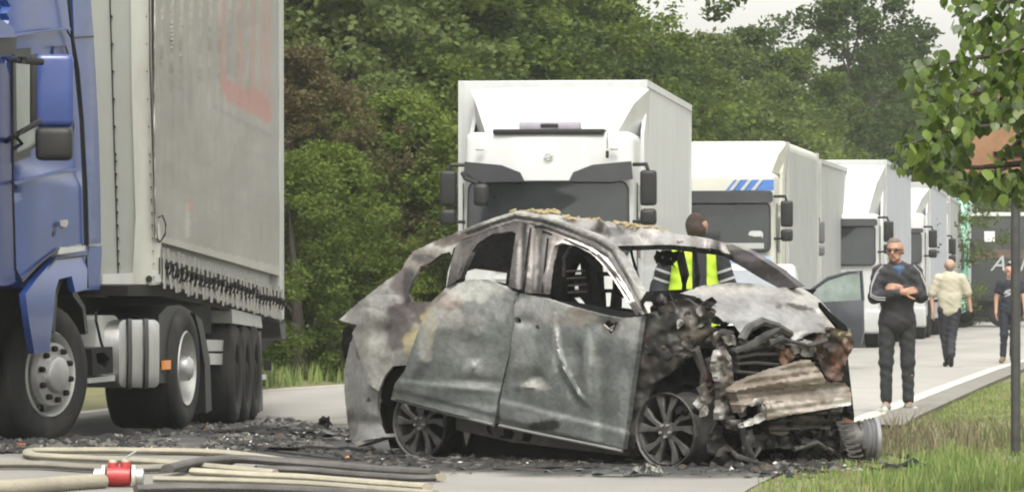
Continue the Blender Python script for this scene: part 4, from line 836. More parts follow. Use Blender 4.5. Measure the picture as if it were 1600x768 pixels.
wsheet('bumper_beam', [(1148, 608), (1163, 596), (1210, 578), (1266, 562), (1282, 580), (1292, 597), (1320, 597), (1329, 608), (1331, 632), (1288, 639), (1238, 647), (1199, 656), (1198, 636), (1191, 624), (1169, 631), (1160, 644), (1155, 628)], off=-.10, amp=.012, f=.05, pl=PQ, res=3.4, thick=.09, jag=1.5,
       disp=lambda u, v: .03*sstep(-1.5, 1.5, v-(590-.2*(u-1240)))-.03*sstep(-1.5, 1.5, v-(604-.1*(u-1240)))+.006*math.sin((v+.13*(u-1150))*.5)+.03*sstep(-2, 2, v-(622-.1*(u-1240))), paint=bp)
wsheet('lower_grille_panel', [(1199, 660), (1238, 650), (1290, 642), (1318, 636), (1312, 652), (1296, 670), (1260, 668), (1218, 681), (1203, 676)], off=-.04, amp=.03, f=.05, pl=PQ, res=4, thick=.05, jag=2, disp=lambda u, v: .02*math.sin(v*.5), paint=painter((.08, .07, .06), [(1250, 655, 40, 5, (.16, .14, .12), .6), (1215, 672, 14, 8, (.14, .12, .1), .6)], seed=27, sc_=.05))
wsheet('torn_bracket', [(1169, 634), (1180, 622), (1198, 620), (1206, 634), (1200, 652), (1186, 660), (1158, 668), (1156, 662), (1178, 652), (1192, 644), (1190, 630), (1176, 634)], off=-.12, amp=.03, f=.07, pl=PQ, res=3.6, thick=.02, jag=2, paint=painter((.45, .43, .4), [(1190, 640, 10, 16, (.12, .11, .1), .5)], seed=29))
# wheels of the wreck: ten paired spokes, no rubber left
def alloy(u, v, off, rad, yaw, tilt=0, parent=wk, back=.2, tyre=True):
    wr = link('wheel', None, None, parent); wr.location = PS(u, v, off)-parent.location; wr.rotation_euler = (0, tilt, yaw); wr.empty_display_size = .1
    b = MB(); b.lathe([(-.01, rad*.96), (-.02, rad), (.0, rad*1.01), (.02, rad*.93), (.10, rad*.88), (back-.03, rad*.93), (back, rad*1.01), (back, rad*.97), (back-.03, rad*.86), (.10, rad*.82), (.02, rad*.86), (-.005, rad*.9)], 56)
    b.obj('rim', ALLOY, wr)
    def spoke_mesh(wd, a0):
        sb_ = MB(); sb_.prism([(rad*.12, -.02), (rad*.5, -.03+a0), (rad*.91, -wd+a0*2.2), (rad*.91, wd+a0*2.2), (rad*.5, .005+a0), (rad*.12, .02)], 'x', .0, .03, .005, 1)
        me = sb_.mesh('spoke'); me.materials.append(ALLOY); return me
    ma, mb = spoke_mesh(.040, -.032), spoke_mesh(.040, .032)
    for k in range(5):
        for me in (ma, mb):
            q = link('spoke', me, None, wr); q.rotation_euler = (k*2*math.pi/5+.35, 0, 0)
    b = MB(); b.lathe([(.04, rad*.24), (-.005, rad*.22), (-.012, rad*.1), (-.012, .0001)], 24); b.obj('hub', ALLOY, wr)
    nb = MB(); nb.lathe([(0, .011), (-.02, .01), (-.021, .0001)], 8); nm = nb.mesh('wheel_bolt'); nm.materials.append(MATS['bright_scrap'])
    for k in range(5):
        q = link('wheel_bolt', nm, None, wr); a = k*2*math.pi/5+.9; q.location = (-.006, rad*.165*math.cos(a), rad*.165*math.sin(a))
    b = MB(); b.lathe([(.13, rad*.66), (.14, rad*.66), (.15, .02)], 32); b.obj('brake_disc', CHAR, wr)
    if tyre:
        b = MB(); b.lathe([(.01, rad*1.02), (.02, rad*1.07), (.08, rad*1.09), (back-.03, rad*1.08), (back-.01, rad*1.02)], 40)
        b.warp(lambda c: c*(1+.03*noise.noise(c*14))); b.obj('burnt_tyre', CHAR, wr)
    return wr
yaw_s = math.atan2(-PS.n.y, -PS.n.x)
alloy(657, 660, .06, .265, yaw_s+R(4))
alloy(1041, 672, .02, .27, yaw_s+R(4), tyre=False, back=.24)
fw_ = alloy(1342, 688, 1.75, .15, yaw_s+R(150), tyre=False, back=.2)
b = MB()
for k in range(7): b.tube([PQ(1318+12*math.cos(a)+k*3.0, 662+k*8+3*math.sin(a), -.08)-wk.location for a in [j*math.pi/6 for j in range(10)]], .009, 5)
b.obj('suspension_spring', CHAR2, wk)
wsheet('brake_disc_guard', [(1322, 652), (1340, 660), (1356, 690), (1352, 712), (1330, 716), (1316, 690)], RUST, off=.05, pl=PQ, amp=.03, res=5, thick=.03)
b = MB(); b.lathe([(-.03, .10), (.0, .155), (.02, .13), (.03, .16), (.05, .135), (.06, .165), (.09, .155)], 40, Matrix.Translation(PQ(1352, 686, -.02)-wk.location) @ Matrix.Rotation(R(8), 4, 'Z')); b.obj('bare_rim', mat('grey_rim', (.26, .26, .27), .45, metal=.4, var=.15, scale=8), wk)
wsheet('mud_flap_strip', [(724, 662), (737, 664), (733, 680), (728, 695), (725, 680)], off=.2, amp=.01, res=4, paint=painter((.3, .29, .26), [], seed=3))
for (u, v, r_) in ((790, 672, .05), (830, 690, .06), (870, 700, .06), (800, 700, .05)):
    b = MB(); q = PS(u, v, .6)-wk.location; b.tube([q+Vector((-.12, 0, .03)), q, q+Vector((.15, .1, .0))], [r_*.6, r_, r_*.5], 8); b.obj('exhaust_part', CHAR2, wk)

# ------------------------------------------------------------------ queue of lorries
def lorry(name, label, X, d, head, P):
    """front centre of the cab at (X, d); local x to the right of the picture, y away along the lorry"""
    t = root(name, label, 'lorry', (X, d, 0), -R(head), 'lorries waiting in a queue')
    W = P['w']/2; zr = P['roof']; zs = P['ws']; cm = P.get('paint', WHITE); bz = P['box_z']; by = P['box_y']; bl = P['box_l']; bw = P.get('box_w', 2.5)/2; bm_ = P.get('box_mat', WHITE)
    # cab: raked front, rounded corners
    def rake(c):
        z = c.z; y = c.y
        if c.y < 1.0: y += .14*clamp((z-zs[0])/(zr-zs[0]))**1.3*(1-c.y/1.0)+.10*(c.x/W)**4*(1-c.y/1.)
        return (c.x*(1-.03*clamp((z-1.5)/2)), y, z)
    b = MB(); b.box(-W, W, 0, 2.0, .55, zr, .13, 4); 
    bmesh.ops.subdivide_edges(b.bm, edges=[e for e in b.bm.edges if abs((e.verts[0].co-e.verts[1].co).z) > 1 or abs((e.verts[0].co-e.verts[1].co).x) > 1], cuts=6, use_grid_fill=True)
    b.warp(rake); cab = b.obj('cab_body', cm, t, ang=50)
    def fpan(nm, outline, y, th, m, par=None, bul=.10):
        b = MB(); b.prism(outline, 'y', -th, 0); bmesh.ops.triangulate(b.bm, faces=b.bm.faces[:])
        bmesh.ops.subdivide_edges(b.bm, edges=[e for e in b.bm.edges if e.calc_length() > .25], cuts=5)
        def f(c): return (c.x*(1-.03*clamp((c.z-1.5)/2)), c.y+y+bul*(c.x/W)**4+.14*clamp((c.z-zs[0])/(zr-zs[0]))**1.3, c.z)
        b.warp(f); return b.obj(nm, m, par or t, ang=50)
    fpan('windscreen', rrect(-W+.10, W-.10, zs[0], zs[1], .1), -.05, .04, GLASS)
    fpan('windscreen_seal', rrect(-W+.07, W-.07, zs[0]-.03, zs[1]+.02, .12), -.035, .04, BLK)
    for s_ in (-.5, .35):
        b = MB(); b.tube([(s_-.1, -.03, zs[0]+.02), (s_+.45, -.02, zs[0]+.09)], .015, 5); b.obj('wiper', BLK, t)
    if P.get('visor') == 'split':
        v0, v1 = P['vz']
        for sg in (-1, 1):
            pts = [(sg*.30, v0+.0), (sg*.36, v0+.12), (sg*.62, v1-.03), (sg*(W-.03), v1+.02), (sg*(W-.01), v0+.03), (sg*(W-.3), v0-.01)]
            fpan('sun_visor', pts if sg > 0 else pts[::-1], -.16, .05, SMOKE, bul=.14)
        fpan('visor_centre', [(-.34, v0+.02), (.34, v0+.02), (.38, v0+.16), (-.38, v0+.16)], -.13, .04, cm)
    elif P.get('visor'):
        v0, v1 = P['vz']; fpan('sun_visor', rrect(-W+.02, W-.02, v0, v1, .06), -.18, .05, P['visor'], bul=.12)
    # lower face: grille slats, bumper, lamps
    g0, g1 = .95, zs[0]-.12
    fpan('grille', rrect(-W*.62, W*.62, g0, g1, .06), -.0, .03, P.get('grille', BLK), bul=.02)
    n = 6 if P.get('detail') else 3
    for k in range(n):
        z = g0+(g1-g0)*(k+.5)/n; fpan('grille_slat', rrect(-W*.6, W*.6, z-.028, z+.028, .02), -.035, .02, cm if P.get('slat_white', True) else BLK, bul=.02)
    b = MB(); b.box(-W-.02, W+.02, -.12, .5, .32, .86, .07, 3); b.obj('bumper', P.get('bumper', cm), t)
    for sg in (-1, 1):
        fpan('headlight', [(sg*.72, .62), (sg*(W-.06), .62), (sg*(W-.04), .88), (sg*.85, .84)][::sg], -.10, .04, LAMP, bul=.06)
        # side window and door lines
        b = MB(); b.prism([(.35, zs[0]-.02), (1.25, zs[0]-.02), (1.25, zs[1]-.02), (.55, zs[1]-.02)], 'x', sg*(W-.01), sg*(W+.004)); b.obj('side_window', GLASSL, t)
        b = MB(); b.box(sg*(W+.0)-.008, sg*(W)+.008, 1.33, 1.345, .9, zs[1]+.1); b.box(sg*W-.008, sg*W+.008, .3, .312, .9, zs[1]); b.obj('door_seam', BLK, t, smooth=False)
        # mirrors: tall main, round wide angle, arms
        mx = W+P.get('mo', .2); mz = P.get('mz', (zs[0]+zs[1])/2+.05); mb = MB()
        mb.box(sg*mx-.11, sg*mx+.11, .0, .16, mz-.21, mz+.26, .05, 3); mr = mb.obj('mirror', P.get('mir', BLK), t)
        mb = MB(); mb.box(sg*mx-.11, sg*mx+.11, .0, .15, mz-.47, mz-.25, .06, 3); mb.obj('wide_mirror', P.get('mir', BLK), t)
        mb = MB(); mb.tube([(sg*(W-.04), .15, mz+.34), (sg*(mx-.03), .08, mz+.34), (sg*mx, .08, mz+.24)], .03, 6); mb.obj('mirror_arm', BLK, t)
        mb = MB(); mb.tube([(sg*(W-.04), .15, mz-.42), (sg*(mx-.05), .08, mz-.42)], .025, 6); mb.obj('mirror_arm', BLK, t)
    if P.get('kerb_mirror'):
        mb = MB(); mb.tube([(-W+.02, .05, zs[1]+.12), (-W+.10, -.25, zs[1]+.05), (-W+.28, -.33, zs[1]-.02)], .03, 6); mb.obj('mirror_arm', BLK, t)
        mb = MB(); mb.box(-W+.22, -W+.42, -.42, -.26, zs[1]-.32, zs[1]-.02, .07, 3); mb.obj('kerb_mirror', BLK, t)
    # roof deflector
    if P.get('defl'):
        z0, z1 = zr-.03, P['defl']; b = MB()
        yb = by-.12
        n_ = 9; top = []; bot = []
        for k in range(n_):
            x = lerp(-1, 1, k/(n_-1)); bot.append((x*(W-.28)*(1 if not P.get('defl_full') else 1.18), .35+.12*x*x, z0+.03)); top.append((x*(W+.06), yb-.25+.0*x, z1-.03*x*x))
        vb = [b.bm.verts.new(p) for p in bot]; mid = [b.bm.verts.new((lerp(p[0], q[0], .52), lerp(p[1], q[1], .40), lerp(p[2], q[2], .62))) for p, q in zip(bot, top)]; vt = [b.bm.verts.new(p) for p in top]
        for A, B in ((vb, mid), (mid, vt)):
            for i in range(n_-1): b.bm.faces.new((A[i], A[i+1], B[i+1], B[i]))
        for sg in (0, 1):
            i = -1 if sg else 0; x = (W+.06)*(1 if sg else -1)
            c1 = b.bm.verts.new((x*.99, yb, z1-.05)); c0 = b.bm.verts.new((x*.97, yb, z0)); 
            b.bm.faces.new((vb[i], mid[i], vt[i], c1, c0))
        rl = b.bm.verts.new(((W+.06), yb, z1-.05)); rr_ = b.bm.verts.new((-(W+.06), yb, z1-.05)); b.bm.faces.new(vt+[rl, rr_])
        b.obj('roof_deflector', cm, t, ang=28)
        for sg in (-1, 1):
            b = MB(); b.prism([(.9, 1.2), (by-.1, 1.0), (by-.1, z1-.15), (1.2, z0+.05)], 'x', sg*(W-.03), sg*(W+.02)); b.obj('side_deflector', cm, t)
    if P.get('roof_box'):
        b = MB(); b.box(-.75, .75, .1, .5, zr-.03, zr+.035, .02, 2); b.obj('deflector_gap_trim', BLK, t)
        b = MB(); b.box(-.41, .41, .22, .45, zr+.03, zr+.14, .03, 2); b.obj('roof_lamp_bar', mat('grey_lamp_bar', (.3, .28, .32), .4), t)
        b = MB(); b.box(-.12, .12, .2, .26, zr+.06, zr+.11, .01, 1); b.obj('roof_lamp', BLK, t)
    if P.get('marks'):
        for x in (-.92, .88):
            b = MB(); b.box(x-.055, x+.055, .04, .1, 3.13, 3.16, .01, 1); b.obj('marker_lamp', GREYP, t)
        b = MB(); b.lathe([(-.012, .035), (-.02, .045), (-.012, .055)], 20, Matrix.Translation((0, .085, 3.04)) @ Matrix.Rotation(R(90), 4, 'Z') @ Matrix.Rotation(R(0), 4, 'X')); b.tube([(-.07, .065, 3.02), (.07, .065, 3.06)], .008, 5); b.obj('badge', GREYP, t)
        b = MB(); b.tube([(.79, .1, 3.36), (.80, -.02, 3.15)], .006, 5); b.box(.78, .82, -.06, .0, 3.02, 3.12, .01, 1); b.obj('aerial', BLK, t)
    # box
    n_before = set(t.children)
    b = MB()
    if P.get('round_box'): b.box(-bw, bw, by, by+bl, 1.05, bz, .14, 4)
    else: b.box(-bw, bw, by, by+bl, 1.05, bz, .015, 1)
    bx = b.obj('box_body', P.get('front_mat', bm_), t)
    for sg in (-1, 1):
        b = MB(); n_ = int(bl/.35); ys_ = [by+.1+(bl-.2)*k/n_ for k in range(n_+1)]
        amp = P.get('wave', .0)
        pts = [(y, sg*(bw+.012+amp*math.sin(y*4.1+math.sin(y)))) for y in ys_]
        A = [b.bm.verts.new((x, y, 1.15)) for y, x in pts]; B = [b.bm.verts.new((x, y, bz-(.18 if P.get('round_box') else .08))) for y, x in pts]
        for i in range(n_): b.bm.faces.new((A[i], A[i+1], B[i+1], B[i]))
        b.obj('side_curtain' if P.get('curtain') else 'side_panel', bm_, t)
        for ya, yc in ((by-.01, by+.12), (by+bl-.12, by+bl+.01)):
            b = MB(); b.box(sg*bw-.03, sg*bw+.03, ya, yc, 1.03, bz-.02); b.obj('corner_post', P.get('post', WHITE), t)
        if not P.get('round_box'): b = MB(); b.box(sg*bw-.03, sg*bw+.035, by, by+bl, bz-.09, bz+.004); b.obj('top_rail', P.get('post', WHITE), t)
    if P.get('lamp'): b = MB(); b.box(bw-.02, bw+.05, by-.06, by+.02, 3.5, 3.66, .02, 1); b.obj('side_marker', BLK, t)
    if P.get('trailer'):
        g, l2, z2 = P['trailer']; b = MB(); b.box(-bw, bw, by+bl+g, by+bl+g+l2, 1.05, z2, .03, 2); b.obj('drawbar_box', bm_, t)
    for ch in t.children:
        if ch not in n_before: ch.location.x += P.get('bx', 0)
    # chassis and wheels
    b = MB(); b.box(-.45, .45, .8, by+bl-.3, .6, 1.0); b.obj('chassis', BLK2, t)
    me = None
    total = by+bl+(P['trailer'][0]+P['trailer'][1] if P.get('trailer') else 0)
    for y in (1.0, by+2.4, total-3.4, total-2.2):
        for sg in (-1, 1):
            if me is None:
                wb = MB(); wb.lathe([(0, .28), (-.02, .3), (0, .46), (.04, .5), (.3, .5), (.34, .46), (.34, .2)], 28); wb.lathe([(.03, .28), (.1, .24), (.02, .12), (.0, .0001)], 24); me = wb.mesh('wheel'); me.materials.append(RUB)
            q = link('wheel', me, None, t); q.location = (sg*(W-.02), y, .5); q.rotation_euler = (0, 0, 0 if sg < 0 else math.pi)
        b = MB(); b.prism([(y-.62, .62), (y-.45, 1.02), (y+.45, 1.02), (y+.62, .62), (y+.56, .62), (y+.4, .96), (y-.4, .96), (y-.56, .62)], 'x', -W+.02, W-.02); b.obj('mudguard', BLK, t)
    b = MB(); b.box(-bw+.05, bw-.05, by+3.2, max(by+3.4, by+bl-3.6), .5, .95, .02, 1); b.obj('side_guard', GREYP, t)
    return t
L1 = lorry('box_lorry', 'white box lorry with dark smoked visor directly behind the wreck roof', .475, 58.8, 6.5, dict(w=2.34, roof=3.38, ws=(1.72, 2.70), vz=(2.71, 2.96), visor='split', box_z=4.15, box_y=1.95, box_l=8.4, box_w=2.55, defl=4.04, detail=True, kerb_mirror=True, roof_box=True, marks=True, lamp=True, mz=2.60, bx=-.14, mo=.17, grille=WHITE))
b = MB()
ST = mat('cream_white', (.43, .43, .37), .4, var=.04, scale=2, dirt=.1)
L2 = lorry('curtain_lorry', 'cream white lorry with blue and white stripes on its visor', 3.55, 79.6, 8.6, dict(w=2.4, roof=3.40, ws=(1.98, 2.84), vz=(2.84, 3.06), visor=SMOKE, box_z=4.02, box_y=1.9, box_l=6.8, defl=3.98, defl_full=True, paint=ST, box_mat=CURTG, front_mat=ST, round_box=True, curtain=True, wave=.012, post=GREYP, bumper=ST, grille=ST, detail=False, mz=2.62))
BST = mat('blue_stripe_paint', (.06, .16, .42), .4)
for k, (x0, x1, m_) in enumerate(((.42, 1.12, BST),)):
    b = MB(); b.prism([(.30, 3.07), (1.17, 3.07), (1.17, 3.26), (.46, 3.26)], 'y', .02, .05); b.obj('visor_stripe_panel', BST, L2)
for x in (.36, .56, .76):
    b = MB(); b.prism([(x, 3.07), (x+.07, 3.07), (x+.22, 3.26), (x+.15, 3.26)], 'y', .0, .03); b.obj('visor_stripe', WHITE, L2)
b = MB(); b.prism(rrect(.3, 1.14, 1.62, 1.88, .05), 'y', -.05, -.0); b.obj('blue_front_panel', mat('pale_blue_paint', (.16, .28, .5), .45, col2=(.45, .5, .55), scale=2), L2)
b = MB(); b.prism(rrect(.72, .98, 2.16, 2.34, .06), 'y', -.03, -.02); b.obj('windscreen_card', WHITE, L2)
for L_ in (L2,):
    b = MB(); b.box(-1.0, 1.0, -.075, -.062, 2.02, 2.12); b.obj('dashboard_reflection_strip' if 0 else 'dashboard_edge', GREYP, L_)
L2b = lorry('curtain_lorry', 'grey sided lorry of which only a side strip and mirror show behind the striped one', 4.93, 91.0, 9.0, dict(w=2.4, roof=3.0, ws=(1.9, 2.7), box_z=4.02, box_y=1.9, box_l=6.8, defl=3.9, paint=ST, box_mat=CURTG, post=GREYP, curtain=True, wave=.01, mz=2.45, mir=mat('grey_mirror', (.09, .09, .09), .5)))
L3 = lorry('curtain_lorry', 'white lorry with slanted deflector just left of the tracksuit man', 6.95, 98.0, 7.4, dict(w=2.4, roof=2.98, ws=(1.85, 2.72), vz=(2.70, 2.86), visor=SMOKE, box_z=4.22, box_y=1.9, box_l=14, defl=4.1, box_mat=mat('silver_curtain', (.36, .38, .42), .5, var=.08, scale=2), front_mat=WHITE, curtain=True, wave=.01, grille=WHITE, mz=2.55))
L4 = lorry('curtain_lorry', 'white lorry with black mirrors behind the shoulder of the tracksuit man', 9.60, 115.5, 7.4, dict(w=2.4, roof=3.3, ws=(2.0, 2.8), vz=(2.78, 2.9), visor=SMOKE, box_z=4.15, box_y=1.9, box_l=14, defl=4.0, box_mat=MATS['silver_curtain'], front_mat=GREYP, curtain=True, wave=.01, mz=2.6))
L5 = lorry('curtain_lorry', 'white lorry with black mirrors over the head of the bald man', 12.0, 134.5, 7.4, dict(w=2.4, roof=3.3, ws=(2.0, 2.8), vz=(2.78, 2.9), visor=SMOKE, box_z=4.2, box_y=1.9, box_l=12, defl=4.05, box_mat=CURTG, front_mat=GREYP, curtain=True, wave=.01, mz=2.6))
GRN = mat('green_paint', (.06, .33, .19), .4, col2=(.35, .55, .45), scale=.8)
L6 = lorry('green_lorry', 'green and white lorry at the far end of the queue', 14.45, 152, 7.4, dict(w=2.4, roof=3.5, ws=(2.0, 2.9), visor=GRN, vz=(2.9, 3.1), box_z=4.5, box_y=1.9, box_l=10, defl=4.4, paint=GRN, box_mat=mat('green_white_side', (.2, .45, .33), .4, col2=(.6, .68, .62), scale=.6), round_box=True, mz=2.7))
# black trailer standing across the road with its lettering
DT = root('black_trailer', 'long black trailer with white lettering across the road behind the walkers', 'trailer', (16.05, 155.2, 0), R(-2))
DK = mat('black_tarpaulin', (.028, .029, .03), .6, var=.15, scale=.6)
b = MB(); b.box(0, 13.2, 0, 2.5, .95, 3.95, .04, 2); b.obj('box_body', DK, DT)
b = MB(); b.box(-.02, 13.22, -.04, .02, 3.9, 4.03); b.obj('top_rail', mat('pale_rail', (.5, .5, .48), .5), DT)
b = MB(); b.box(-.03, .08, -.05, .1, .95, 3.95); b.obj('corner_post', GREYP, DT)
b = MB(); b.box(.3, 12.8, .2, .3, .35, .9, .03, 1); b.obj('side_skirt', BLK2, DT)
b = MB(); b.box(.0, 13.2, -.03, .0, .93, 1.12, .01, 1); b.obj('lower_rail', BLK, DT)
b = MB(); b.box(.1, 13, -.012, -.004, 2.42, 2.72); b.obj('brown_band', mat('brown_print', (.11, .06, .04), .6, col2=(.06, .04, .03), scale=3), DT, smooth=False)
for y_ in (1.2, 9.2, 10.5, 11.8):
    wb = MB(); wb.lathe([(0, .28), (-.02, .3), (0, .46), (.04, .5), (.3, .5)], 24); wb.lathe([(.03, .28), (.0, .0001)], 20)
    q = wb.obj('wheel', RUB, DT); q.location = (y_, .1, .5); q.rotation_euler = (0, 0, R(90))
def text3(body, name, x, y, z, size, m, parent, shear=0., rz=0.):
    c = bpy.data.curves.new(name, 'FONT'); c.body = body; c.size = size; c.extrude = .004; c.shear = shear; c.resolution_u = 3
    t_ = bpy.data.objects.new('tmp', c); me = bpy.data.meshes.new_from_object(t_); bpy.data.objects.remove(t_); me.name = name
    o = link(name, me, None, parent); me.materials.clear(); me.materials.append(m); o.location = (x, y, z); o.rotation_euler = (R(90), 0, rz); return o
WL = mat('white_lettering', (.62, .62, .6), .6)
b = MB(); b.box(.0, .36, -.012, -.006, 0, .36); q = b.obj('lettering', WL, DT, smooth=False); q.location = (.55, 0, 3.0)
text3('H', 'lettering', 1.05, -.012, 3.0, .0001+.3, WL, DT)
text3('E GUINN', 'lettering', 1.45, -.012, 3.0, .62, WL, DT)
text3('At home', 'lettering', .75, -.012, 1.98, .78, mat('grey_lettering', (.34, .35, .34), .6), DT, shear=.35)

# ------------------------------------------------------------------ blue car with its door open
CR = root('parked_car', 'dark blue car with its door open between the wreck and the tracksuit man', 'car', (3.72, 70.5, 0), R(-5))
NAVY = mat('navy_paint', (.022, .026, .034), .3, var=.1, scale=3, coat=.5)
SILV = mat('silver_trim', (.55, .57, .58), .35, metal=.4, var=.1)
prof = [(-.0, .35), (.0, .72), (.12, .88), (.95, 1.02), (1.05, 1.05), (1.75, 1.60), (2.1, 1.70), (3.5, 1.68), (4.1, 1.15), (4.2, .6), (4.15, .35)]
b = MB(); b.prism(prof, 'x', -.86, .86, .07, 3); b.warp(lambda c: (c.x*(1-.16*clamp((c.z-1.0)/.7)), c.y, c.z)); b.obj('body', SILV, CR)
b = MB(); b.prism([(1.06, 1.06), (1.74, 1.585), (1.70, 1.60), (1.03, 1.08)], 'x', -.72, .72); b.warp(lambda c: (c.x*(1-.12*clamp((c.z-1.0)/.6)), c.y, c.z)); b.obj('windscreen', mat('sky_glass', (.2, .22, .24), .06, spec=1.), CR)
b = MB(); b.prism([(1.1, 1.05), (1.75, 1.56), (1.82, 1.56), (1.2, 1.0)], 'x', .70, .74); b.obj('windscreen_pillar', BLK, CR)
for x in (-.62, .62):
    b = MB(); b.box(x-.14, x+.14, -.02, .1, .66, .82, .03, 2); b.obj('headlight', LAMP, CR)
b = MB(); b.box(-.5, .5, -.02, .03, .45, .62, .02, 2); b.obj('grille', BLK, CR)
for x in (-.84, .64):
    for y in (.8, 3.4):
        wb = MB(); wb.lathe([(0, .2), (0, .3), (.03, .32), (.17, .32), (.2, .3), (.2, .2)], 24); wb.lathe([(.03, .2), (.02, .0001)], 16); q = wb.obj('wheel', RUB, CR); q.location = (x, y, .32)
dr = link('door', None, None, CR); dr.location = (.85, 1.25, 0); dr.rotation_euler = (0, 0, R(-62-(-0)))
b = MB(); b.prism([(0, .38), (1.0, .38), (1.05, .6), (1.04, 1.12), (0, 1.06)], 'y', -.03, .05, .015, 2)
dp = b.obj('door_panel', NAVY, dr)
b = MB(); b.tube([(.02, 0, 1.06), (.12, 0, 1.22), (.45, 0, 1.46), (.78, 0, 1.56), (1.0, 0, 1.58), (1.03, 0, 1.1)], .03, 6); b.obj('window_frame', NAVY, dr)
b = MB(); b.prism([(.04, 1.07), (.14, 1.22), (.46, 1.45), (.78, 1.55), (1.0, 1.56), (1.02, 1.1)], 'y', -.005, .005); b.obj('pane', mat('door_glass', (.2, .24, .22), .1, var=.3, scale=4, spec=.7), dr)
dr.rotation_euler = (0, 0, R(-8)); dr['label'] = 'navy open front door'
b = MB(); b.box(.86, 1.05, 1.2, 1.32, 1.02, 1.18, .04, 2); b.obj('wing_mirror', SILV, CR)

# ------------------------------------------------------------------ post, rusty sign, near linden
PO = root('sign_post', 'grey steel post in the grass carrying the rusty sign at the right edge', 'post', (at(1587, 718, 32.8).x, 32.8, 0))
b = MB(); b.tube([(0, 0, -.15), (0, 0, 2.75)], .036, 14); b.obj('pole', mat('galvanised', (.05, .05, .048), .55, metal=.3, var=.3, scale=9, bump=.15), PO)
b = MB(); b.lathe([(0, .039), (.03, .04), (.03, .0001)], 14, Matrix.Translation((0, 0, 2.74)) @ Matrix.Rotation(R(-90), 4, 'Y')); b.obj('pole_cap', BLK, PO)
def rtri(w_, h_, r_):
    P_ = [(0, h_), (-w_/2, 0), (w_/2, 0)]; out = []
    for i in range(3):
        p = Vector(P_[i]); a = (Vector(P_[i-1])-p).normalized(); c = (Vector(P_[(i+1) % 3])-p).normalized()
        for t in (0, .25, .5, .75, 1): out.append(tuple(p+(a*(1-t)+c*t)*r_*(1.2-.5*math.sin(math.pi*t))))
    return out
sg_ = link('rusty_sign', None); sg_.location = (PO.location.x, 32.8, 2.13); sg_['label'] = 'rusty orange back of a triangular sign half hidden by the linden leaves'; sg_['category'] = 'sign'
RSG = mat('rusty_sign_back', (.17, .085, .045), .8, col2=(.26, .15, .085), scale=4, bump=.2)
b = MB(); b.prism(rtri(.92, .80, .07), 'y', -.052, -.042); b.obj('sign_plate', RSG, sg_)
for z in (.14, .42):
    b = MB(); b.box(-.2+z*.2, .2-z*.2, -.075, -.055, z-.015, z+.015); b.obj('sign_bracket', BLK2, sg_)
# linden: trunk outside the frame, limbs reaching in, leaves as pieces of their own
LT = root('linden_tree', 'linden tree hanging its bright green leafy branches in from the upper right corner', 'tree', (5.4, 25.6, .1))
b = MB(); b.tube([(0, 0, -.3), (.02, 0, .6), (0, .05, 1.6), (-.1, 0, 2.6), (-.15, .1, 3.6), (-.1, 0, 5.0), (0, .1, 6.5)], [.2, .16, .14, .13, .11, .07, .02], 12); b.obj('trunk', bark, LT)
BR = []
def bpath(pix, d0, d1): return [at(u, v, lerp(d0, d1, i/(len(pix)-1)))-LT.location for i, (u, v) in enumerate(pix)]
BRP = [([(1990, 110), (1750, 60), (1620, 70), (1540, 88), (1470, 100), (1405, 108)], 25.5, 24.6), ([(2000, 200), (1780, 170), (1640, 185), (1560, 195), (1480, 205), (1410, 228)], 25.5, 24.2),
       ([(2000, 60), (1760, 0), (1620, -10), (1550, 8), (1495, 12)], 25.4, 25.2), ([(2000, 260), (1760, 270), (1650, 268), (1590, 276), (1548, 286)], 25.6, 24.9), ([(1750, 60), (1650, 120), (1560, 140), (1480, 150), (1430, 165)], 25.3, 24.4),
       ([(1780, 170), (1680, 230), (1600, 255), (1530, 262), (1460, 258), (1415, 245)], 25.4, 24.5), ([(1990, 20), (1750, -70), (1600, -60), (1510, -35)], 25.5, 25.6), ([(1640, 185), (1600, 215), (1570, 245), (1552, 268)], 25.2, 25.4), ([(1760, 0), (1660, 40), (1580, 50), (1530, 48)], 25.5, 26.2),
       ([(1990, 300), (1850, 330), (1720, 345)], 25.4, 24.9)]
b = MB()
for pix, d0, d1 in BRP:
    P_ = bpath(pix, d0, d1); n_ = len(P_); b.tube(P_, [max(.004, .035*(1-i/(n_-.6))) for i in range(n_)], 6)
b.obj('branches', bark, LT)
def leaf_mesh(seed):
    r_ = random.Random(seed); out = [(0, 0), (.32, .12), (.48, .42), (.40, .72), (.18, .95), (0, 1.18), (-.18, .95), (-.40, .72), (-.48, .42), (-.32, .12)]
    V = [(x, y, .16*abs(x)+.10*(y-.5)**2*r_.uniform(.5, 1.5)-.0) for x, y in out]+[(0, .4, 0), (0, .75, 0)]
    me = bpy.data.meshes.new('leaf'); me.from_pydata(V, [], [(0, 1, 10), (1, 2, 10), (2, 3, 11, 10), (3, 4, 11), (4, 5, 11), (5, 6, 11), (6, 7, 11), (7, 8, 10, 11), (8, 9, 10), (9, 0, 10)]); me.shade_smooth(); return me
LMS = []
for k, (c, c2) in enumerate((((.055, .095, .013), (.08, .125, .018)), ((.09, .15, .018), (.135, .19, .03)), ((.03, .055, .01), (.048, .08, .014)), ((.12, .17, .028), (.16, .2, .05)))):
    m_ = mat('linden_leaf_%s' % 'abcd'[k], c, .45, col2=c2, scale=4, trans=.35, var=0)
    for j in range(2): me = leaf_mesh(k*2+j); me.materials.append(m_); LMS.append(me)
cand = []
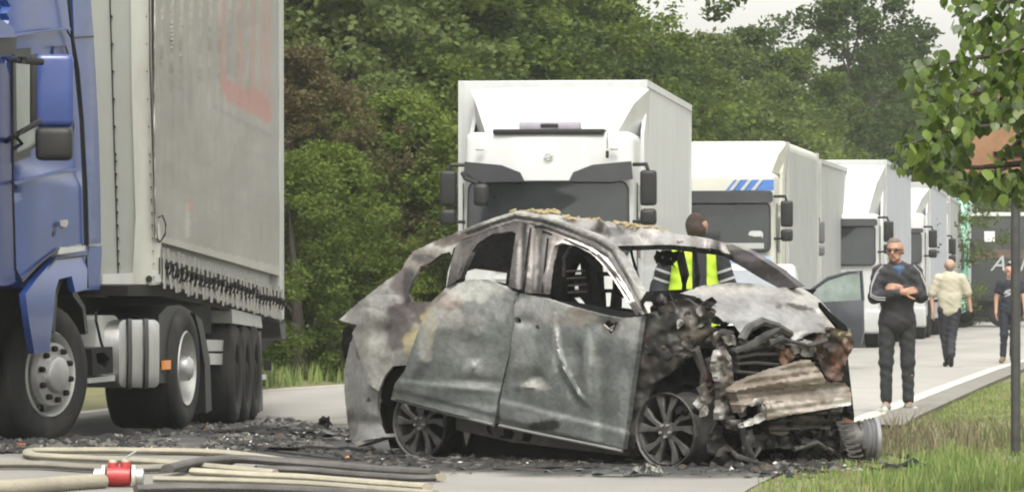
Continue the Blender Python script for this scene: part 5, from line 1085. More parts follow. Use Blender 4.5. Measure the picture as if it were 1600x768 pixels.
for bi, (pix, d0, d1) in enumerate(BRP):
    P_ = bpath(pix, d0, d1)
    for i in range(len(P_)-1):
        L_ = (P_[i+1]-P_[i]).length; dens = (290 if bi != 9 else 60) if pix[i][0] < 1800 else 18
        for k in range(int(L_*dens)):
            p = P_[i].lerp(P_[i+1], random.random()); sp = .15 if i < len(P_)-2 else .10
            q = p+Vector((random.gauss(0, sp), random.gauss(0, sp*1.3), random.gauss(-.02, sp*.75)))
            cand.append(q)
def pxof(q): 
    q = q+LT.location; return (800+F*q.x/q.y, HOR-F*(q.z-EYE)/q.y)
inv = []; outv = []
for q in cand:
    u, v = pxof(q)
    if 1515 < u < 1600 and 195 < v < 262 and random.random() < .92: continue
    if u < 1615 and v > interp([(1380, 262), (1440, 262), (1500, 305), (1560, 312), (1615, 322)], u)+random.uniform(-14, 8): continue
    if v > -20 and u < interp([(-20, 1470), (20, 1478), (70, 1495), (100, 1400), (140, 1425), (180, 1440), (215, 1398), (260, 1394)], v)+random.uniform(-12, 16): continue
    (inv if (u < 1615 and v > -20) else outv).append(q)
random.shuffle(inv)
def leaf_rot(): return Matrix.Rotation(random.uniform(0, 6.28), 4, 'Z') @ Matrix.Rotation(R(random.gauss(-115, 28)), 4, 'X') @ Matrix.Rotation(R(random.gauss(0, 35)), 4, 'Y')
for i, q in enumerate(inv[:300]):
    me = random.choices(LMS, weights=[3, 3, 3, 3, 2, 2, 1, 1])[0]; o = link('leaf', me, None, LT); s_ = random.uniform(.045, .085)
    o.matrix_local = Matrix.Translation(q) @ leaf_rot() @ Matrix.Scale(s_, 4)
V = []; Fs = []; bmf = bmesh.new()
for q in inv[300:]+outv:
    me = random.choices(LMS, weights=[3, 3, 3, 3, 4, 4, 1, 1])[0]; M_ = Matrix.Translation(q) @ leaf_rot() @ Matrix.Scale(random.uniform(.04, .075), 4); base = len(bmf.verts)
    vs = [bmf.verts.new(M_ @ v.co) for v in me.vertices]; mi = LMS.index(me)//2
    for p_ in me.polygons:
        f_ = bmf.faces.new([vs[k] for k in p_.vertices]); f_.material_index = mi; f_.smooth = True
fm = bpy.data.meshes.new('foliage'); bmf.to_mesh(fm); bmf.free()
for k in range(4): fm.materials.append(LMS[k*2].materials[0])
tag(link('foliage', fm, None, LT), kind='stuff')
print('leaves', len(inv), len(outv))

# ------------------------------------------------------------------ people: one smooth body each, clothes as children
def sdf_mesh(name, prims, res=.014, k=.03, wrinkle=0., seed=0):
    """prims: (a, b, ra, rb, flat) tapered capsules blended smoothly; flat > 1 squeezes front to back; marching by surface nets"""
    A = np.array([[*p[0], *p[1]] for p in prims]); rm = max(max(p[2], p[3]) for p in prims)+.05
    lo = np.minimum(A[:, :3], A[:, 3:]).min(0)-rm; hi = np.maximum(A[:, :3], A[:, 3:]).max(0)+rm
    n = np.ceil((hi-lo)/res).astype(int)+1; D = np.full(n, .5, np.float32)
    ax = [lo[i]+np.arange(n[i])*res for i in range(3)]
    for p in prims:
        a, b = np.array(p[0], float), np.array(p[1], float); ra, rb = p[2], p[3]; fl = p[4] if len(p) > 4 else 1.; sub_ = p[5] if len(p) > 5 else 1
        mg = max(ra, rb)+k*2+.03; i0 = np.maximum(0, np.floor((np.minimum(a, b)-mg-lo)/res).astype(int)); i1 = np.minimum(n, np.ceil((np.maximum(a, b)+mg-lo)/res).astype(int)+1)
        X, Y, Z = np.meshgrid(ax[0][i0[0]:i1[0]], ax[1][i0[1]:i1[1]], ax[2][i0[2]:i1[2]], indexing='ij')
        ba = b-a; L2_ = (ba*ba).sum()+1e-9
        px, py, pz = X-a[0], Y-a[1], Z-a[2]
        h = np.clip((px*ba[0]+py*ba[1]+pz*ba[2])/L2_, 0, 1)
        d = np.sqrt((px-h*ba[0])**2+((py-h*ba[1])*fl)**2+(pz-h*ba[2])**2)-(ra+(rb-ra)*h)
        if fl > 1: d = d/(1+(fl-1)*.5)
        S_ = D[i0[0]:i1[0], i0[1]:i1[1], i0[2]:i1[2]]; kk = k*min(1, max(ra, rb)/.05)
        if sub_ > 0:
            hh = np.maximum(kk-np.abs(S_-d), 0)/kk; D[i0[0]:i1[0], i0[1]:i1[1], i0[2]:i1[2]] = np.minimum(S_, d)-hh*hh*kk*.25
        else:
            D[i0[0]:i1[0], i0[1]:i1[1], i0[2]:i1[2]] = np.maximum(S_, -d)
    if wrinkle:
        X, Y, Z = np.meshgrid(*ax, indexing='ij'); D = D+wrinkle*(np.sin(X*31+np.sin(Z*22+seed)*2.2)*np.sin(Z*27+np.sin(X*18+Y*15+seed)*2)+.6*np.sin(Z*60+X*35+Y*20))
    s_ = D < 0; c = [s_[i:n[0]-1+i, j:n[1]-1+j, l:n[2]-1+l] for i in (0, 1) for j in (0, 1) for l in (0, 1)]
    cnt = sum(x.astype(np.int8) for x in c); act = (cnt > 0) & (cnt < 8); idx = -np.ones(act.shape, np.int64); I = np.argwhere(act); idx[tuple(I.T)] = np.arange(len(I))
    P = np.zeros((len(I), 3)); W_ = np.zeros(len(I)); cor = [(i, j, l) for i in (0, 1) for j in (0, 1) for l in (0, 1)]
    dv = {q: D[I[:, 0]+q[0], I[:, 1]+q[1], I[:, 2]+q[2]] for q in cor}
    for q in cor:
        for axn in range(3):
            if q[axn] == 0:
                r_ = list(q); r_[axn] = 1; r_ = tuple(r_); d0, d1 = dv[q], dv[r_]; m_ = (d0 < 0) != (d1 < 0); t = np.where(m_, d0/(d0-d1+1e-12), 0)
                pt = np.array(q, float)[None].repeat(len(I), 0); pt[:, axn] += t; P += pt*m_[:, None]; W_ += m_
    P = lo+(I+P/np.maximum(W_, 1)[:, None])*res; F_ = []
    for axn in range(3):
        o1, o2 = [(1, 2), (2, 0), (0, 1)][axn]; sl0 = [slice(None)]*3; sl1 = [slice(None)]*3; sl0[axn] = slice(0, -1); sl1[axn] = slice(1, None)
        ch = s_[tuple(sl0)] != s_[tuple(sl1)]; E_ = np.argwhere(ch); E_ = E_[(E_[:, o1] > 0) & (E_[:, o2] > 0) & (E_[:, o1] < n[o1]-1) & (E_[:, o2] < n[o2]-1)]
        def g(d1, d2):
            q = E_.copy(); q[:, o1] -= d1; q[:, o2] -= d2; return idx[tuple(q.T)]
        Q = np.stack([g(0, 0), g(1, 0), g(1, 1), g(0, 1)], 1); fl_ = s_[tuple(E_.T)]; Q[~fl_] = Q[~fl_][:, ::-1]; F_.append(Q)
    F_ = np.concatenate(F_); F_ = F_[(F_ >= 0).all(1)]
    return raw_mesh(name, P, F_, None, smooth=True)
SKIN = mat('skin', (.36, .2, .14), .55, var=.08, scale=8); SKIN2 = mat('tanned_skin', (.27, .145, .095), .55, var=.08, scale=8)
def V3(*a): return Vector(a)
def head_prims(c, yaw=0., pitch=0., s=1.):
    """skull, jaw, brow, nose, lips, ears; looks along -y before yaw"""
    Rm = Matrix.Rotation(yaw, 3, 'Z') @ Matrix.Rotation(pitch, 3, 'X'); T = lambda x, y, z: tuple(Vector(c)+Rm @ Vector((x, y, z))*s)
    return [(T(0, .015, .035), T(0, .03, .03), .083*s, .085*s), (T(0, -.01, .02), T(0, -.03, -.06), .072*s, .05*s), (T(-.03, -.045, -.07), T(.03, -.045, -.07), .03*s, .03*s), (T(0, -.06, -.088), T(0, -.06, -.085), .024*s, .022*s),
            (T(-.04, -.074, .028), T(.04, -.074, .028), .016*s, .016*s), (T(0, -.088, .015), T(0, -.108, -.022), .011*s, .017*s), (T(-.02, -.088, -.05), T(.02, -.088, -.05), .011*s, .011*s),
            (T(-.082, .012, .01), T(-.085, .018, -.02), .017*s, .013*s), (T(.082, .012, .01), T(.085, .018, -.02), .017*s, .013*s)], T
def hand_prims(w_, dirv, palm_n, curl=.5, s=1., side=1):
    """palm, four jointed fingers of unequal length and a thumb from the palm's side"""
    d = Vector(dirv).normalized(); nrm = Vector(palm_n).normalized(); a = d.cross(nrm).normalized()*side; w_ = Vector(w_); pr = [(tuple(w_), tuple(w_+d*.03*s), .024*s, .028*s)]
    for k in range(4): pr.append((tuple(w_+d*.02*s+a*(-.024+.016*k)*s), tuple(w_+d*.085*s+a*(-.03+.02*k)*s), .014*s, .012*s))
    for k, L_ in enumerate((.072, .082, .076, .06)):
        p = w_+d*.088*s+a*(-.03+.02*k)*s; q = d
        for j in range(3):
            q = (q+nrm*curl*(.55+.1*k)).normalized(); p2 = p+q*L_*s*(.42, .33, .25)[j]; pr.append((tuple(p), tuple(p2), (.0105-.001*j)*s, (.0098-.001*j)*s)); p = p2
    p = w_+d*.025*s-a*.028*s; q = (d*.7-a*.75+nrm*.2).normalized()
    for L_ in (.045, .035, .028): p2 = p+q*L_*s; pr.append((tuple(p), tuple(p2), .0135*s, .0115*s)); p = p2; q = (q+d*.35+nrm*.2).normalized()
    return pr
def person(label, X, d, yaw, J, z0=0.):
    """J: dict of joints and clothing; the body mesh is the thing itself"""
    hp, T = head_prims(J['head'], J.get('hyaw', 0), J.get('hpitch', 0), J.get('hs', 1.)); sh, hip = J['sh'], J['hip']; nk = J['neck']
    body = list(hp)+[((nk[0], nk[1], nk[2]-.02), tuple(Vector(J['head'])+Vector((0, .02, -.06))), .058, .056)]
    tor = [((0, .0, nk[2]-.10), (0, .0, 1.22), .13, .135, 1.35), ((0, 0, 1.2), (0, 0, 1.02), .125, .135, 1.25), ((-.06, .0, .98), (.06, .0, .98), .085, .085, 1.2), ((sh[0][0]*.8, sh[0][1], sh[0][2]), (sh[1][0]*.8, sh[1][1], sh[1][2]), .062, .062)]
    body += tor
    for i in (0, 1):
        s_, e_, w_ = sh[i], J['elbow'][i], J['wrist'][i]; body += [(s_, e_, .052, .040), (e_, w_, .040, .026)]
        hd = J['hand'][i]; body += hand_prims(w_, hd[0], hd[1], hd[2] if len(hd) > 2 else .4, 1., hd[3] if len(hd) > 3 else 1)
        h_, k_, a_ = hip[i], J['knee'][i], J['ankle'][i]; body += [(h_, k_, .085, .055), (k_, tuple(Vector(k_).lerp(Vector(a_), .3)), .052, .055), (tuple(Vector(k_).lerp(Vector(a_), .3)), a_, .055, .036)]
        t_ = J['toe'][i]; body += [(a_, tuple(Vector(a_).lerp(Vector(t_), .75)), .034, .026)]
    me = sdf_mesh('person', body, .0105, .03); me.materials.append(J.get('skin', SKIN))
    o = link('person', me); o.location = (X, d, z0); o.rotation_euler = (0, 0, yaw); tag(o, label, 'person')
    for (nm, pr, m_, kw) in J['clothes']:
        cm = sdf_mesh(nm, pr, kw.get('res', .012), kw.get('k', .035), kw.get('wr', .0025), kw.get('seed', 1)); cm.materials.append(m_); link(nm, cm, None, o)
    return o, T
def limb(a, b, ra, rb, flat=1.): return (a, b, ra, rb, flat)
def shoe(a_, t_): return [((a_[0], a_[1]+.035, .05), (a_[0], a_[1], .055), .043, .046), ((a_[0], a_[1]-.0, .05), t_, .046, .038)]
def sole(a_, t_): return [((a_[0], a_[1]+.04, .022), (t_[0], t_[1]-.015, .022), .04, .04)]
def legs(J, r=.1, hem=.06):
    pr = [((-.06, .0, .97), (.06, .0, .97), .115, .115, 1.1), ((-.06, 0, 1.03), (.06, 0, 1.03), .105, .105, 1.15)]
    for i in (0, 1): pr += [(J['hip'][i], J['knee'][i], r, r*.76), (J['knee'][i], (J['ankle'][i][0], J['ankle'][i][1], J['ankle'][i][2]+.05), r*.72, hem)]
    return pr
TRACK = mat('dark_tracksuit', (.013, .0125, .015), .75, var=.25, scale=5, bump=.3, bscale=14)
TROU = mat('dark_trousers', (.012, .013, .017), .85, var=.2, scale=5, bump=.3, bscale=14)
STRP = mat('white_stripe_cloth', (.3, .3, .3), .8)
# man with crossed arms
gx = at(1402, 643, 45.9)
J = dict(head=(-.03, -.03, 1.665), hyaw=R(-24), neck=(0, .0, 1.53), sh=[(-.19, .0, 1.45), (.19, .0, 1.45)], elbow=[(-.245, -.06, 1.19), (.245, -.06, 1.20)], wrist=[(.02, -.235, 1.24), (-.0, -.20, 1.29)],
         hip=[(-.1, 0, .95), (.1, 0, .95)], knee=[(-.12, -.01, .52), (.11, -.01, .52)], ankle=[(-.115, .0, .085), (.115, .0, .085)], toe=[(-.16, -.15, .045), (.16, -.15, .045)], hand=[((.9, -.1, .2), (.2, .9, -.2), .5, 1), ((-.95, .1, .1), (-.1, .9, -.3), .6, -1)], skin=SKIN2)
def sleeve(J, r=.07, to=.92):
    pr = []
    for i in (0, 1): pr += [(J['sh'][i], J['elbow'][i], r, r*.86), (J['elbow'][i], tuple(Vector(J['elbow'][i]).lerp(Vector(J['wrist'][i]), to)), r*.84, r*.66)]
    return pr
tors = [((0, 0, 1.40), (0, 0, 1.15), .17, .165, 1.3), ((0, 0, 1.15), (0, 0, .98), .165, .175, 1.2), ((-.03, 0, .95), (.03, 0, .95), .155, .155, 1.15), ((-.15, 0, 1.46), (.15, 0, 1.46), .075, .075)]
jk = tors+sleeve(J, .078, .8)
col_ = [((-.055, .01, 1.53), (-.075, -.05, 1.50), .032, .03), ((.055, .01, 1.53), (.075, -.05, 1.50), .032, .03), ((-.05, .06, 1.54), (.05, .06, 1.54), .034, .034)]
hd_c = Vector((-.03, -.03, 1.665))
J['clothes'] = [('jacket', jk+col_, TRACK, dict(wr=.004, k=.03)), ('trousers', legs(J, .098, .06), mat('charcoal_trousers', (.014, .0155, .016), .85, var=.2, scale=5, bump=.3, bscale=14), dict(wr=.004)),
    ('t_shirt', [((-.035, -.085, 1.485), (.035, -.085, 1.485), .032, .032), ((0, -.10, 1.47), (0, -.122, 1.405), .04, .014)], mat('blue_cotton', (.035, .07, .14), .85), dict(wr=.001)),
    ('shoe', shoe(J['ankle'][0], J['toe'][0]), mat('trainer', (.05, .05, .045), .7, col2=(.3, .3, .27), scale=18), dict(wr=0, k=.02)), ('shoe', shoe(J['ankle'][1], J['toe'][1]), MATS['trainer'], dict(wr=0, k=.02)),
    ('sole', sole(J['ankle'][0], J['toe'][0]), mat('pale_sole', (.36, .37, .31), .7), dict(wr=0)), ('sole', sole(J['ankle'][1], J['toe'][1]), MATS['pale_sole'], dict(wr=0)),
    ('hair', [(tuple(hd_c+Vector((.0, .045, .06))), tuple(hd_c+Vector((.0, .05, -.02))), .078, .07), (tuple(hd_c+Vector((.0, -.01, .092))), tuple(hd_c+Vector((0, .04, .085))), .045, .055)], mat('short_grey_hair', (.13, .10, .08), .9, var=.3, scale=60), dict(wr=.001))]
m1, T1 = person('man in black tracksuit and glasses with arms folded on the white line', gx.x, 45.9, R(4), J)
for i, pts in enumerate(([(-.16, -.055, 1.50), (-.235, -.075, 1.42), (-.285, -.10, 1.30), (-.30, -.12, 1.20), (-.24, -.17, 1.165), (-.16, -.21, 1.16)], [(.16, -.055, 1.50), (.235, -.07, 1.42), (.285, -.09, 1.30), (.30, -.11, 1.21)])):
    for j in range(2):
        b = MB(); b.tube([Vector(p)+Vector((0, -.006, 0))+Vector(((-1 if i == 0 else 1)*.018*j*0, 0, .024*j)) for p in pts], .006, 5); b.obj('sleeve_stripe', STRP, m1)
b = MB()
for sx in (-1, 1): b.tube([T1(sx*.032+.024*math.cos(a), -.106+abs(sx*.032+.024*math.cos(a))*.25, .018+.017*math.sin(a)) for a in [k*math.pi/5 for k in range(11)]], .0035, 5)
b.tube([T1(-.01, -.112, .022), T1(.01, -.112, .022)], .003, 5)
b.obj('glasses', BLK, m1)
for sx in (-1, 1):
    b = MB(); b.tube([T1(sx*.055, -.10, .02), T1(sx*.086, .0, .02)], .0035, 5); b.obj('glasses_arm', BLK, m1)
    b = MB(); b.tube([T1(sx*.032-.012, -.083, .01), T1(sx*.032+.012, -.083, .01)], .008, 6); b.obj('eye', BLK2, m1)
# bald man in a cream shirt, walking away
gx = at(1484, 573, 73.1)
J = dict(head=(.0, .02, 1.665), hyaw=R(180), neck=(0, .0, 1.53), sh=[(-.2, .0, 1.46), (.2, .0, 1.46)], elbow=[(-.30, .02, 1.17), (.31, .03, 1.18)], wrist=[(-.28, -.0, .93), (.35, .05, .94)],
         hip=[(-.1, 0, .95), (.09, 0, .95)], knee=[(-.08, .08, .53), (.03, -.03, .5)], ankle=[(-.03, .02, .1), (.0, -.22, .16)], toe=[(-.06, .17, .05), (.01, -.12, .05)], hand=[((0, 0, -1), (1, 0, 0), .3, 1), ((0, .1, -1), (-1, 0, 0), .6, -1)])
SHIRT = mat('cream_shirt', (.35, .325, .25), .85, var=.07, scale=6, bump=.35, bscale=12)
st_ = [((0, 0, 1.42), (0, 0, 1.15), .175, .175, 1.25), ((-.05, 0, 1.15), (-.06, 0, .95), .15, .13, 1.1), ((.05, 0, 1.15), (.06, 0, .95), .15, .13, 1.1), ((-.16, 0, 1.47), (.16, 0, 1.47), .07, .07), (J['sh'][0], tuple(Vector(J['sh'][0]).lerp(Vector(J['elbow'][0]), .8)), .082, .082), (J['sh'][1], tuple(Vector(J['sh'][1]).lerp(Vector(J['elbow'][1]), .8)), .082, .085), ((-.05, -.03, 1.545), (.05, -.03, 1.545), .042, .042)]
def shoe2(a, t, z=0): return [(a, (t[0], t[1], t[2]), .046, .036), ((a[0], a[1], a[2]-.03), (t[0], t[1], t[2]-.01), .036, .034)]
J['clothes'] = [('shirt', st_, SHIRT, dict(wr=.0025)), ('trousers', legs(J, .105, .07), TROU, dict(wr=.004)), ('shoe', shoe2(J['ankle'][0], J['toe'][0]), BLK, dict(wr=0)), ('shoe', shoe2(J['ankle'][1], J['toe'][1]), BLK, dict(wr=0)),
    ('hair', [((0, -.05, 1.66), (0, -.035, 1.62), .06, .05)], mat('grey_stubble', (.2, .17, .14), .9), dict(wr=0))]
m2, T2 = person('bald man in cream short sleeved shirt walking away along the road', gx.x, 73.1, R(0), J)
bg_ = sdf_mesh('wash_bag', [((.30, .06, .86), (.22, .10, .80), .075, .07, 1.6), ((.36, .05, .86), (.28, .06, .78), .06, .06, 1.5)], .012, .05, .003); bg_.materials.append(BLK2)
wb_ = link('black_bag', bg_); wb_.location = m2.location; tag(wb_, 'small black bag held by the bald man in the cream shirt', 'bag')
# person in a navy T-shirt walking, partly behind the post
gx = at(1578, 567, 77)
J = dict(head=(.0, -.02, 1.60), hyaw=R(10), neck=(0, .0, 1.46), sh=[(-.17, .0, 1.39), (.17, .0, 1.39)], elbow=[(-.235, .03, 1.13), (.24, -.02, 1.14)], wrist=[(-.24, -.02, .90), (.26, -.10, .93)], hs=.96,
         hip=[(-.09, 0, .91), (.09, 0, .91)], knee=[(-.10, -.03, .50), (.07, .04, .50)], ankle=[(-.12, .02, .085), (.04, .14, .10)], toe=[(-.15, -.13, .045), (.05, .0, .05)], hand=[((0, -.1, -1), (1, 0, 0), .4, 1), ((0, -.1, -1), (-1, 0, 0), .4, -1)])
NVT = mat('navy_cotton', (.012, .014, .022), .85, var=.15, scale=6, bump=.3, bscale=14)
ts = [((0, 0, 1.34), (0, 0, 1.1), .15, .145, 1.3), ((0, 0, 1.1), (0, 0, .92), .145, .15, 1.2), ((-.14, 0, 1.40), (.14, 0, 1.40), .062, .062), (J['sh'][0], tuple(Vector(J['sh'][0]).lerp(Vector(J['elbow'][0]), .5)), .068, .068), (J['sh'][1], tuple(Vector(J['sh'][1]).lerp(Vector(J['elbow'][1]), .5)), .068, .068)]
BRS = mat('brown_boot', (.12, .09, .045), .7)
J['clothes'] = [('t_shirt', ts, NVT, dict(wr=.003)), ('trousers', legs(J, .095, .055), NVT, dict(wr=.003)), ('shoe', shoe2(J['ankle'][0], J['toe'][0]), BRS, dict(wr=0)), ('shoe', shoe2(J['ankle'][1], J['toe'][1]), BRS, dict(wr=0)),
    ('hair', [((0, .03, 1.64), (0, .05, 1.58), .082, .07), ((0, -.02, 1.68), (0, .03, 1.68), .05, .06)], BLK2, dict(wr=.002))]
m3, T3 = person('person in navy t-shirt with white print walking behind the grey post', gx.x, 77, R(-8), J)
for pts in ([(-.11, 1.20), (-.07, 1.27), (.04, 1.30), (.03, 1.265), (-.04, 1.245), (.02, 1.235), (.045, 1.22), (.0, 1.185), (-.09, 1.155), (-.085, 1.175), (-.02, 1.205), (-.07, 1.215)],):
    b = MB(); b.prism(pts, 'y', -.128, -.120); b.obj('shirt_print', STRP, m3, smooth=False)
# officer behind the wreck, seen through its windows
gx = at(1084, 700, 36.6)
J = dict(head=(.02, .02, 1.76), hyaw=R(205), neck=(0, .0, 1.62), sh=[(-.2, .0, 1.54), (.2, .0, 1.54)], elbow=[(-.29, .02, 1.27), (.29, .0, 1.27)], wrist=[(-.24, -.12, 1.09), (.20, .18, 1.10)],
         hip=[(-.1, 0, 1.0), (.1, 0, 1.0)], knee=[(-.11, 0, .54), (.11, 0, .54)], ankle=[(-.12, .0, .09), (.12, .0, .09)], toe=[(-.14, .15, .045), (.15, .15, .045)], hand=[((0, -.5, -1), (1, 0, 0), .4, 1), ((0, .5, -1), (-1, 0, 0), .4, -1)], skin=SKIN2)
HIV = mat('hi_vis_yellow', (.38, .56, .03), .7, var=.08, scale=5, bump=.2, bscale=12)
ve = [((0, 0, 1.50), (0, 0, 1.25), .195, .19, 1.25), ((0, 0, 1.25), (0, 0, 1.0), .19, .2, 1.15), ((-.15, 0, 1.56), (.15, 0, 1.56), .07, .07)]
sl_ = sleeve(J, .085, .9)
J['clothes'] = [('vest', [(a, b_, ra*1.06, rb*1.06, *r_) for a, b_, ra, rb, *r_ in ve], HIV, dict(wr=.003)), ('sleeves', sl_, TROU, dict(wr=.003)), ('trousers', legs(J, .11, .07), TROU, dict(wr=.003)), ('boot', shoe2(J['ankle'][0], J['toe'][0]), BLK, dict(wr=0)), ('boot', shoe2(J['ankle'][1], J['toe'][1]), BLK, dict(wr=0)),
    ('hair', [((.02, .0, 1.80), (.02, -.03, 1.76), .092, .085), ((.02, .03, 1.83), (.02, -.02, 1.84), .06, .06)], mat('dark_brown_hair', (.03, .02, .015), .9, var=.3, scale=50), dict(wr=.002))]
m4, T4 = person('officer in yellow high visibility vest standing with back turned behind the wreck', gx.x, 36.6, R(0), J)
b = MB(); b.box(-.02, .10, -.20, -.165, 1.06, 1.60, .02, 2); b.obj('back_panel', TROU, m4)
for x in (-.0,):
    b = MB(); b.box(.0, .018, -.212, -.198, 1.06, 1.56, .004, 1); b.obj('reflective_strip', STRP, m4)
for z in (1.10,):
    b = MB(); b.lathe([(z, .172), (z+.05, .172)], 24, Matrix.Rotation(R(-90), 4, 'Y')); b.warp(lambda c: (c.x*1.18, c.y*.98, c.z)); b.obj('reflective_band', mat('reflective_grey', (.4, .41, .4), .4), m4)
for sx, e_ in ((1, J['elbow'][1]), (-1, J['elbow'][0])):
    s0 = Vector(J['sh'][1] if sx > 0 else J['sh'][0])
    for t in (.45, .72):
        c_ = s0.lerp(Vector(e_), t); ax_ = (Vector(e_)-s0).normalized(); q_ = Vector((1, 0, 0)).rotation_difference(ax_)
        b = MB(); b.lathe([(-.010, .084), (.010, .083)], 20, Matrix.Translation(c_) @ q_.to_matrix().to_4x4()); b.obj('sleeve_band', STRP, m4)

# ------------------------------------------------------------------ fire hoses and the red valve
def gpt(u, v, h=0.):
    d = 1.25*F/(v-HOR)
    for _ in range(6):
        x = (u-800)*d/F; d = (EYE-terr(x, d)-h)*F/(v-HOR)
    return Vector(((u-800)*d/F, d, terr((u-800)*d/F, d)+h))
HB = mat('beige_hose', (.24, .22, .165), .8, var=.15, scale=5, bump=.3, bscale=70, dirt=.75); HB2 = mat('dull_hose', (.15, .14, .115), .8, var=.2, scale=5, bump=.3, bscale=70, dirt=.6); HG = mat('grey_wet_hose', (.06, .056, .05), .6, var=.35, scale=4, bump=.3, bscale=60); HP = mat('pale_hose', (.29, .265, .2), .8, var=.12, scale=5, bump=.3, bscale=70, dirt=.6)
def smooth_path(P_, n=8):
    out = []
    for i in range(len(P_)-1):
        p0, p1, p2, p3 = P_[max(i-1, 0)], P_[i], P_[i+1], P_[min(i+2, len(P_)-1)]
        for k in range(n):
            t = k/n; out.append(0.5*((2*p1)+(-p0+p2)*t+(2*p0-5*p1+4*p2-p3)*t*t+(-p0+3*p1-3*p2+p3)*t**3))
    return out+[P_[-1]]
def hose(label, pix, r, m_, h=None, flat=.8, grp='fire hoses on the asphalt'):
    h = h if h is not None else r*.8; P_ = smooth_path([gpt(u, v, h) for u, v in pix]); c = P_[len(P_)//2].copy(); c.z = 0
    b = MB(); b.tube([p-c for p in P_], [r*(1+.06*noise.noise(p*2.3)) for p in P_], 12, flat=flat)
    o = b.obj('fire_hose', m_, None, c); return tag(o, label, 'hose', grp)
hose('beige hose along the top of the bundle, looping back at the far left', [(690, 745), (600, 735), (480, 724), (350, 714), (200, 710), (110, 709), (60, 711), (44, 716), (60, 722), (170, 726), (250, 729), (330, 732), (430, 738)], .040, HB, flat=.6)
hose('grey hose running in from the left frame edge below the looped one', [(-30, 731), (60, 731), (140, 734), (230, 735), (300, 731), (360, 724)], .044, HB2, h=.035, flat=.6)
hose('thick charred hose across the middle of the bundle', [(262, 734), (310, 726), (370, 720), (440, 721), (520, 727), (600, 734), (679, 738)], .046, HG, h=.06, flat=.65)
hose('second charred hose pressed below the thick one at right', [(400, 732), (480, 734), (560, 741), (640, 746), (679, 746)], .040, HG, h=.035, flat=.6)
hose('pale hose under the charred ones with a worn fold', [(300, 738), (400, 742), (470, 745), (560, 752), (640, 758), (668, 760)], .042, HP, flat=.6)
hose('narrow beige hose between the pale one and the road', [(240, 748), (360, 750), (480, 755), (600, 764), (680, 770)], .034, HB, flat=.6)
hose('thick beige hose coupled into the red valve from the left', [(-30, 762), (40, 760), (100, 755), (160, 751)], .056, HB, flat=.9)
hose('grey hose leaving the red valve to the right', [(212, 763), (300, 761), (420, 763), (540, 769), (670, 776)], .040, HG, flat=.7)
VS = .84
VL = root('hose_valve', 'red hose valve with pale collars joining the fire hoses', 'valve', gpt(186, 760, 0), 0)
RV = mat('red_valve_paint', (.3, .025, .025), .4, var=.15, scale=14, bump=.1); PCOL = mat('pale_collar', (.5, .47, .38), .45, metal=.4, var=.2, scale=20)
b = MB(); b.lathe([(-.09, .055), (-.085, .075), (.0, .078), (.085, .07), (.09, .055)], 24, Matrix.Translation((0, 0, .08)), cap=True); b.obj('valve_body', RV, VL)
for x, z1 in ((-.045, .185), (.05, .19)):
    b = MB(); b.tube([(x, 0, .1), (x, 0, z1)], [.048, .04], 14); b.obj('valve_port', RV, VL)
    b = MB(); b.tube([(x, 0, z1), (x, 0, z1+.02)], .032, 12); b.obj('port_cap', PCOL, VL)
for x in (-.115, .115):
    b = MB(); b.lathe([(-.014, .06), (-.012, .088), (.012, .088), (.014, .06)], 24, Matrix.Translation((x, 0, .08)), cap=True); b.obj('collar', PCOL, VL)
    b = MB(); b.lathe([(-.03, .05), (-.03, .066), (.03, .066), (.03, .05)], 20, Matrix.Translation((x*1.35, 0, .078)), cap=True); b.obj('coupling', ALU, VL)
VL.scale = (VS, VS, VS)
b = MB(); b.tube([(.04, 0, .2), (.06, -.01, .225), (.13, -.02, .27)], [.012, .01, .008], 8); b.obj('lever', ALU, VL)

# ------------------------------------------------------------------ debris
DBM = [mat('soot_scrap', (.008, .0078, .0075), .85, var=.5, scale=20), mat('grey_scrap', (.07, .067, .06), .75, var=.5, scale=15), mat('pale_scrap', (.38, .37, .34), .7, var=.3, scale=15), mat('brown_scrap', (.04, .03, .022), .85, var=.4, scale=15), ORNG]
def crumple_piece(bm_, c, r, hh, mi, seg=3, rnd=random):
    a0 = rnd.uniform(0, 6.28); n_ = rnd.randint(4, 7); ring = []
    top = bm_.verts.new(c+Vector((rnd.uniform(-.3, .3)*r, rnd.uniform(-.3, .3)*r, hh*rnd.uniform(.5, 1.1))))
    for k in range(n_):
        a = a0+k*2*math.pi/n_; q = r*rnd.uniform(.45, 1.25); ring.append(bm_.verts.new(c+Vector((q*math.cos(a), q*math.sin(a), hh*rnd.uniform(-.1, .55)))))
    for k in range(n_):
        f_ = bm_.faces.new((ring[k], ring[(k+1) % n_], top)); f_.material_index = mi
def heap(name, region, n, rr, hh, weights, par=None):
    bm_ = bmesh.new()
    for _ in range(n):
        u, v = region(); p = gpt(u, v); r = random.uniform(*rr); mi = random.choices(range(5), weights)[0]
        if mi in (2, 4): r *= .55
        crumple_piece(bm_, p, r, random.uniform(*hh)*(r/rr[1]+.3), mi)
    me = bpy.data.meshes.new(name); bm_.to_mesh(me); bm_.free()
    for m_ in DBM: me.materials.append(m_)
    return tag(link(name, me), kind='stuff')
def reg_left():
    while 1:
        u = random.uniform(-30, 560); t = random.random()
        if fbm(u*.012, t*1.6, 3) > random.uniform(-.5, .25): break
    lo_ = interp([(-30, 690), (150, 684), (420, 650), (560, 672)], u); hi_ = interp([(-30, 712), (300, 706), (460, 704), (560, 720)], u)
    return u, lerp(lo_, hi_, t)
heap('burnt_debris', reg_left, 2900, (.006, .04), (.005, .035), (6, 4, .7, 1, .05))
heap('burnt_debris', reg_left, 170, (.03, .11), (.01, .06), (8, 2, .1, 1, 0))
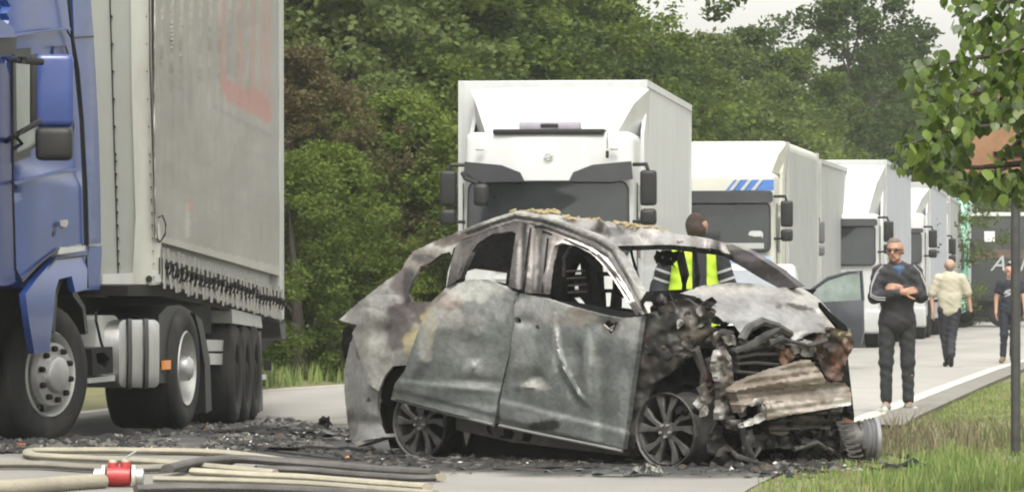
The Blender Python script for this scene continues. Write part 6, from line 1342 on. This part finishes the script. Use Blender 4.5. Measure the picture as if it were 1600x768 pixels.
heap('burnt_debris', lambda: (random.gauss(880, 150), random.gauss(722, 8)), 600, (.006, .05), (.005, .03), (8, 3, .6, 1, 0))
heap('burnt_debris', lambda: (random.gauss(1220, 80), random.gauss(722, 9)), 700, (.008, .06), (.006, .05), (8, 3, .4, 2, 0))
heap('burnt_debris', lambda: (random.gauss(640, 60), random.gauss(714, 7)), 350, (.008, .06), (.006, .04), (9, 3, .3, 1, 0))
def piece(label, u, v, w_, h_, m_, seed, cat='debris', n=9, depth=.25, tall=False, name='wreck_fragment'):
    """one crumpled sheet fragment with thickness, lying or standing on the ground"""
    r_ = random.Random(seed); c = gpt(u, v); b = bmesh.new(); nx_, ny_ = n, 4; g_ = []
    for i in range(nx_+1):
        row = []
        for j in range(ny_+1):
            x = (i/nx_-.5)*w_; t = j/ny_-.5; edge = 1-.5*abs(2*i/nx_-1)**2*r_.uniform(.6, 1.2)
            q = noise.noise(Vector((i*.55, j*.7, seed)))
            if tall: p = Vector((x+.06*q, .10*q+t*.05, max(.0, (t+.5)*h_*edge*r_.uniform(.7, 1.1))))
            else: p = Vector((x, t*depth*edge, max(.004, h_*(.35+.8*q)*edge+.01)))
            row.append(b.verts.new(p))
        g_.append(row)
    for i in range(nx_):
        for j in range(ny_):
            if r_.random() > .07: b.faces.new((g_[i][j], g_[i+1][j], g_[i+1][j+1], g_[i][j+1]))
    bmesh.ops.solidify(b, geom=b.faces[:], thickness=.008)
    me = bpy.data.meshes.new(name); b.to_mesh(me); b.free(); me.materials.append(m_); o = link(name, me, None, None, c); o.rotation_euler = (0, 0, r_.uniform(-.3, .3)); return tag(o, label, cat)
piece('charred upright fragment standing on the road left of the wreck tail', 508, 670, .14, .13, DBM[0], 1, tall=True)
piece('long charred strip lying before the upright fragment', 492, 684, .5, .05, DBM[0], 2)
piece('flat black strip pointing at the wreck bumper', 535, 690, .42, .02, DBM[0], 3, depth=.1)
piece('crumpled grey foil against the front wheel', 1012, 742, .2, .12, mat('crumpled_foil', (.33, .32, .3), .5, metal=.3, var=.3, scale=12), 4, depth=.3)
piece('pale box shaped scrap at the foot of the front wheel', 1022, 744, .12, .09, DBM[2], 5, depth=.1)
piece('grey green crushed plate under the front door', 962, 744, .32, .07, mat('grey_green_scrap', (.11, .12, .11), .7, var=.3), 6)
piece('long brown bent rod under the doors', 870, 735, .9, .035, DBM[3], 7, depth=.07)
piece('black panel lying in the weeds right of the wreck', 1420, 736, .55, .10, DBM[0], 8, depth=.4)
piece('straight grey bar in the grass right of the bare rim', 1440, 684, .75, .02, DBM[1], 9, depth=.05)
piece('white chip beside the blue lorry front wheel', 182, 686, .10, .05, DBM[2], 10, depth=.08)
piece('white chip between the lorry wheels and the hoses', 266, 692, .07, .04, DBM[2], 11, depth=.06)
piece('orange lamp shard by the left frame edge', 30, 697, .09, .03, ORNG, 12, depth=.07)
piece('black curled strip lying behind the hoses', 440, 706, 1.2, .06, DBM[0], 13, depth=.2)
piece('dark tangled panel in front of the trailer wheels', 400, 676, 1.0, .05, DBM[0], 14, depth=.8)
piece('pale shard under the crushed nose', 1330, 738, .16, .04, DBM[2], 15, depth=.08)
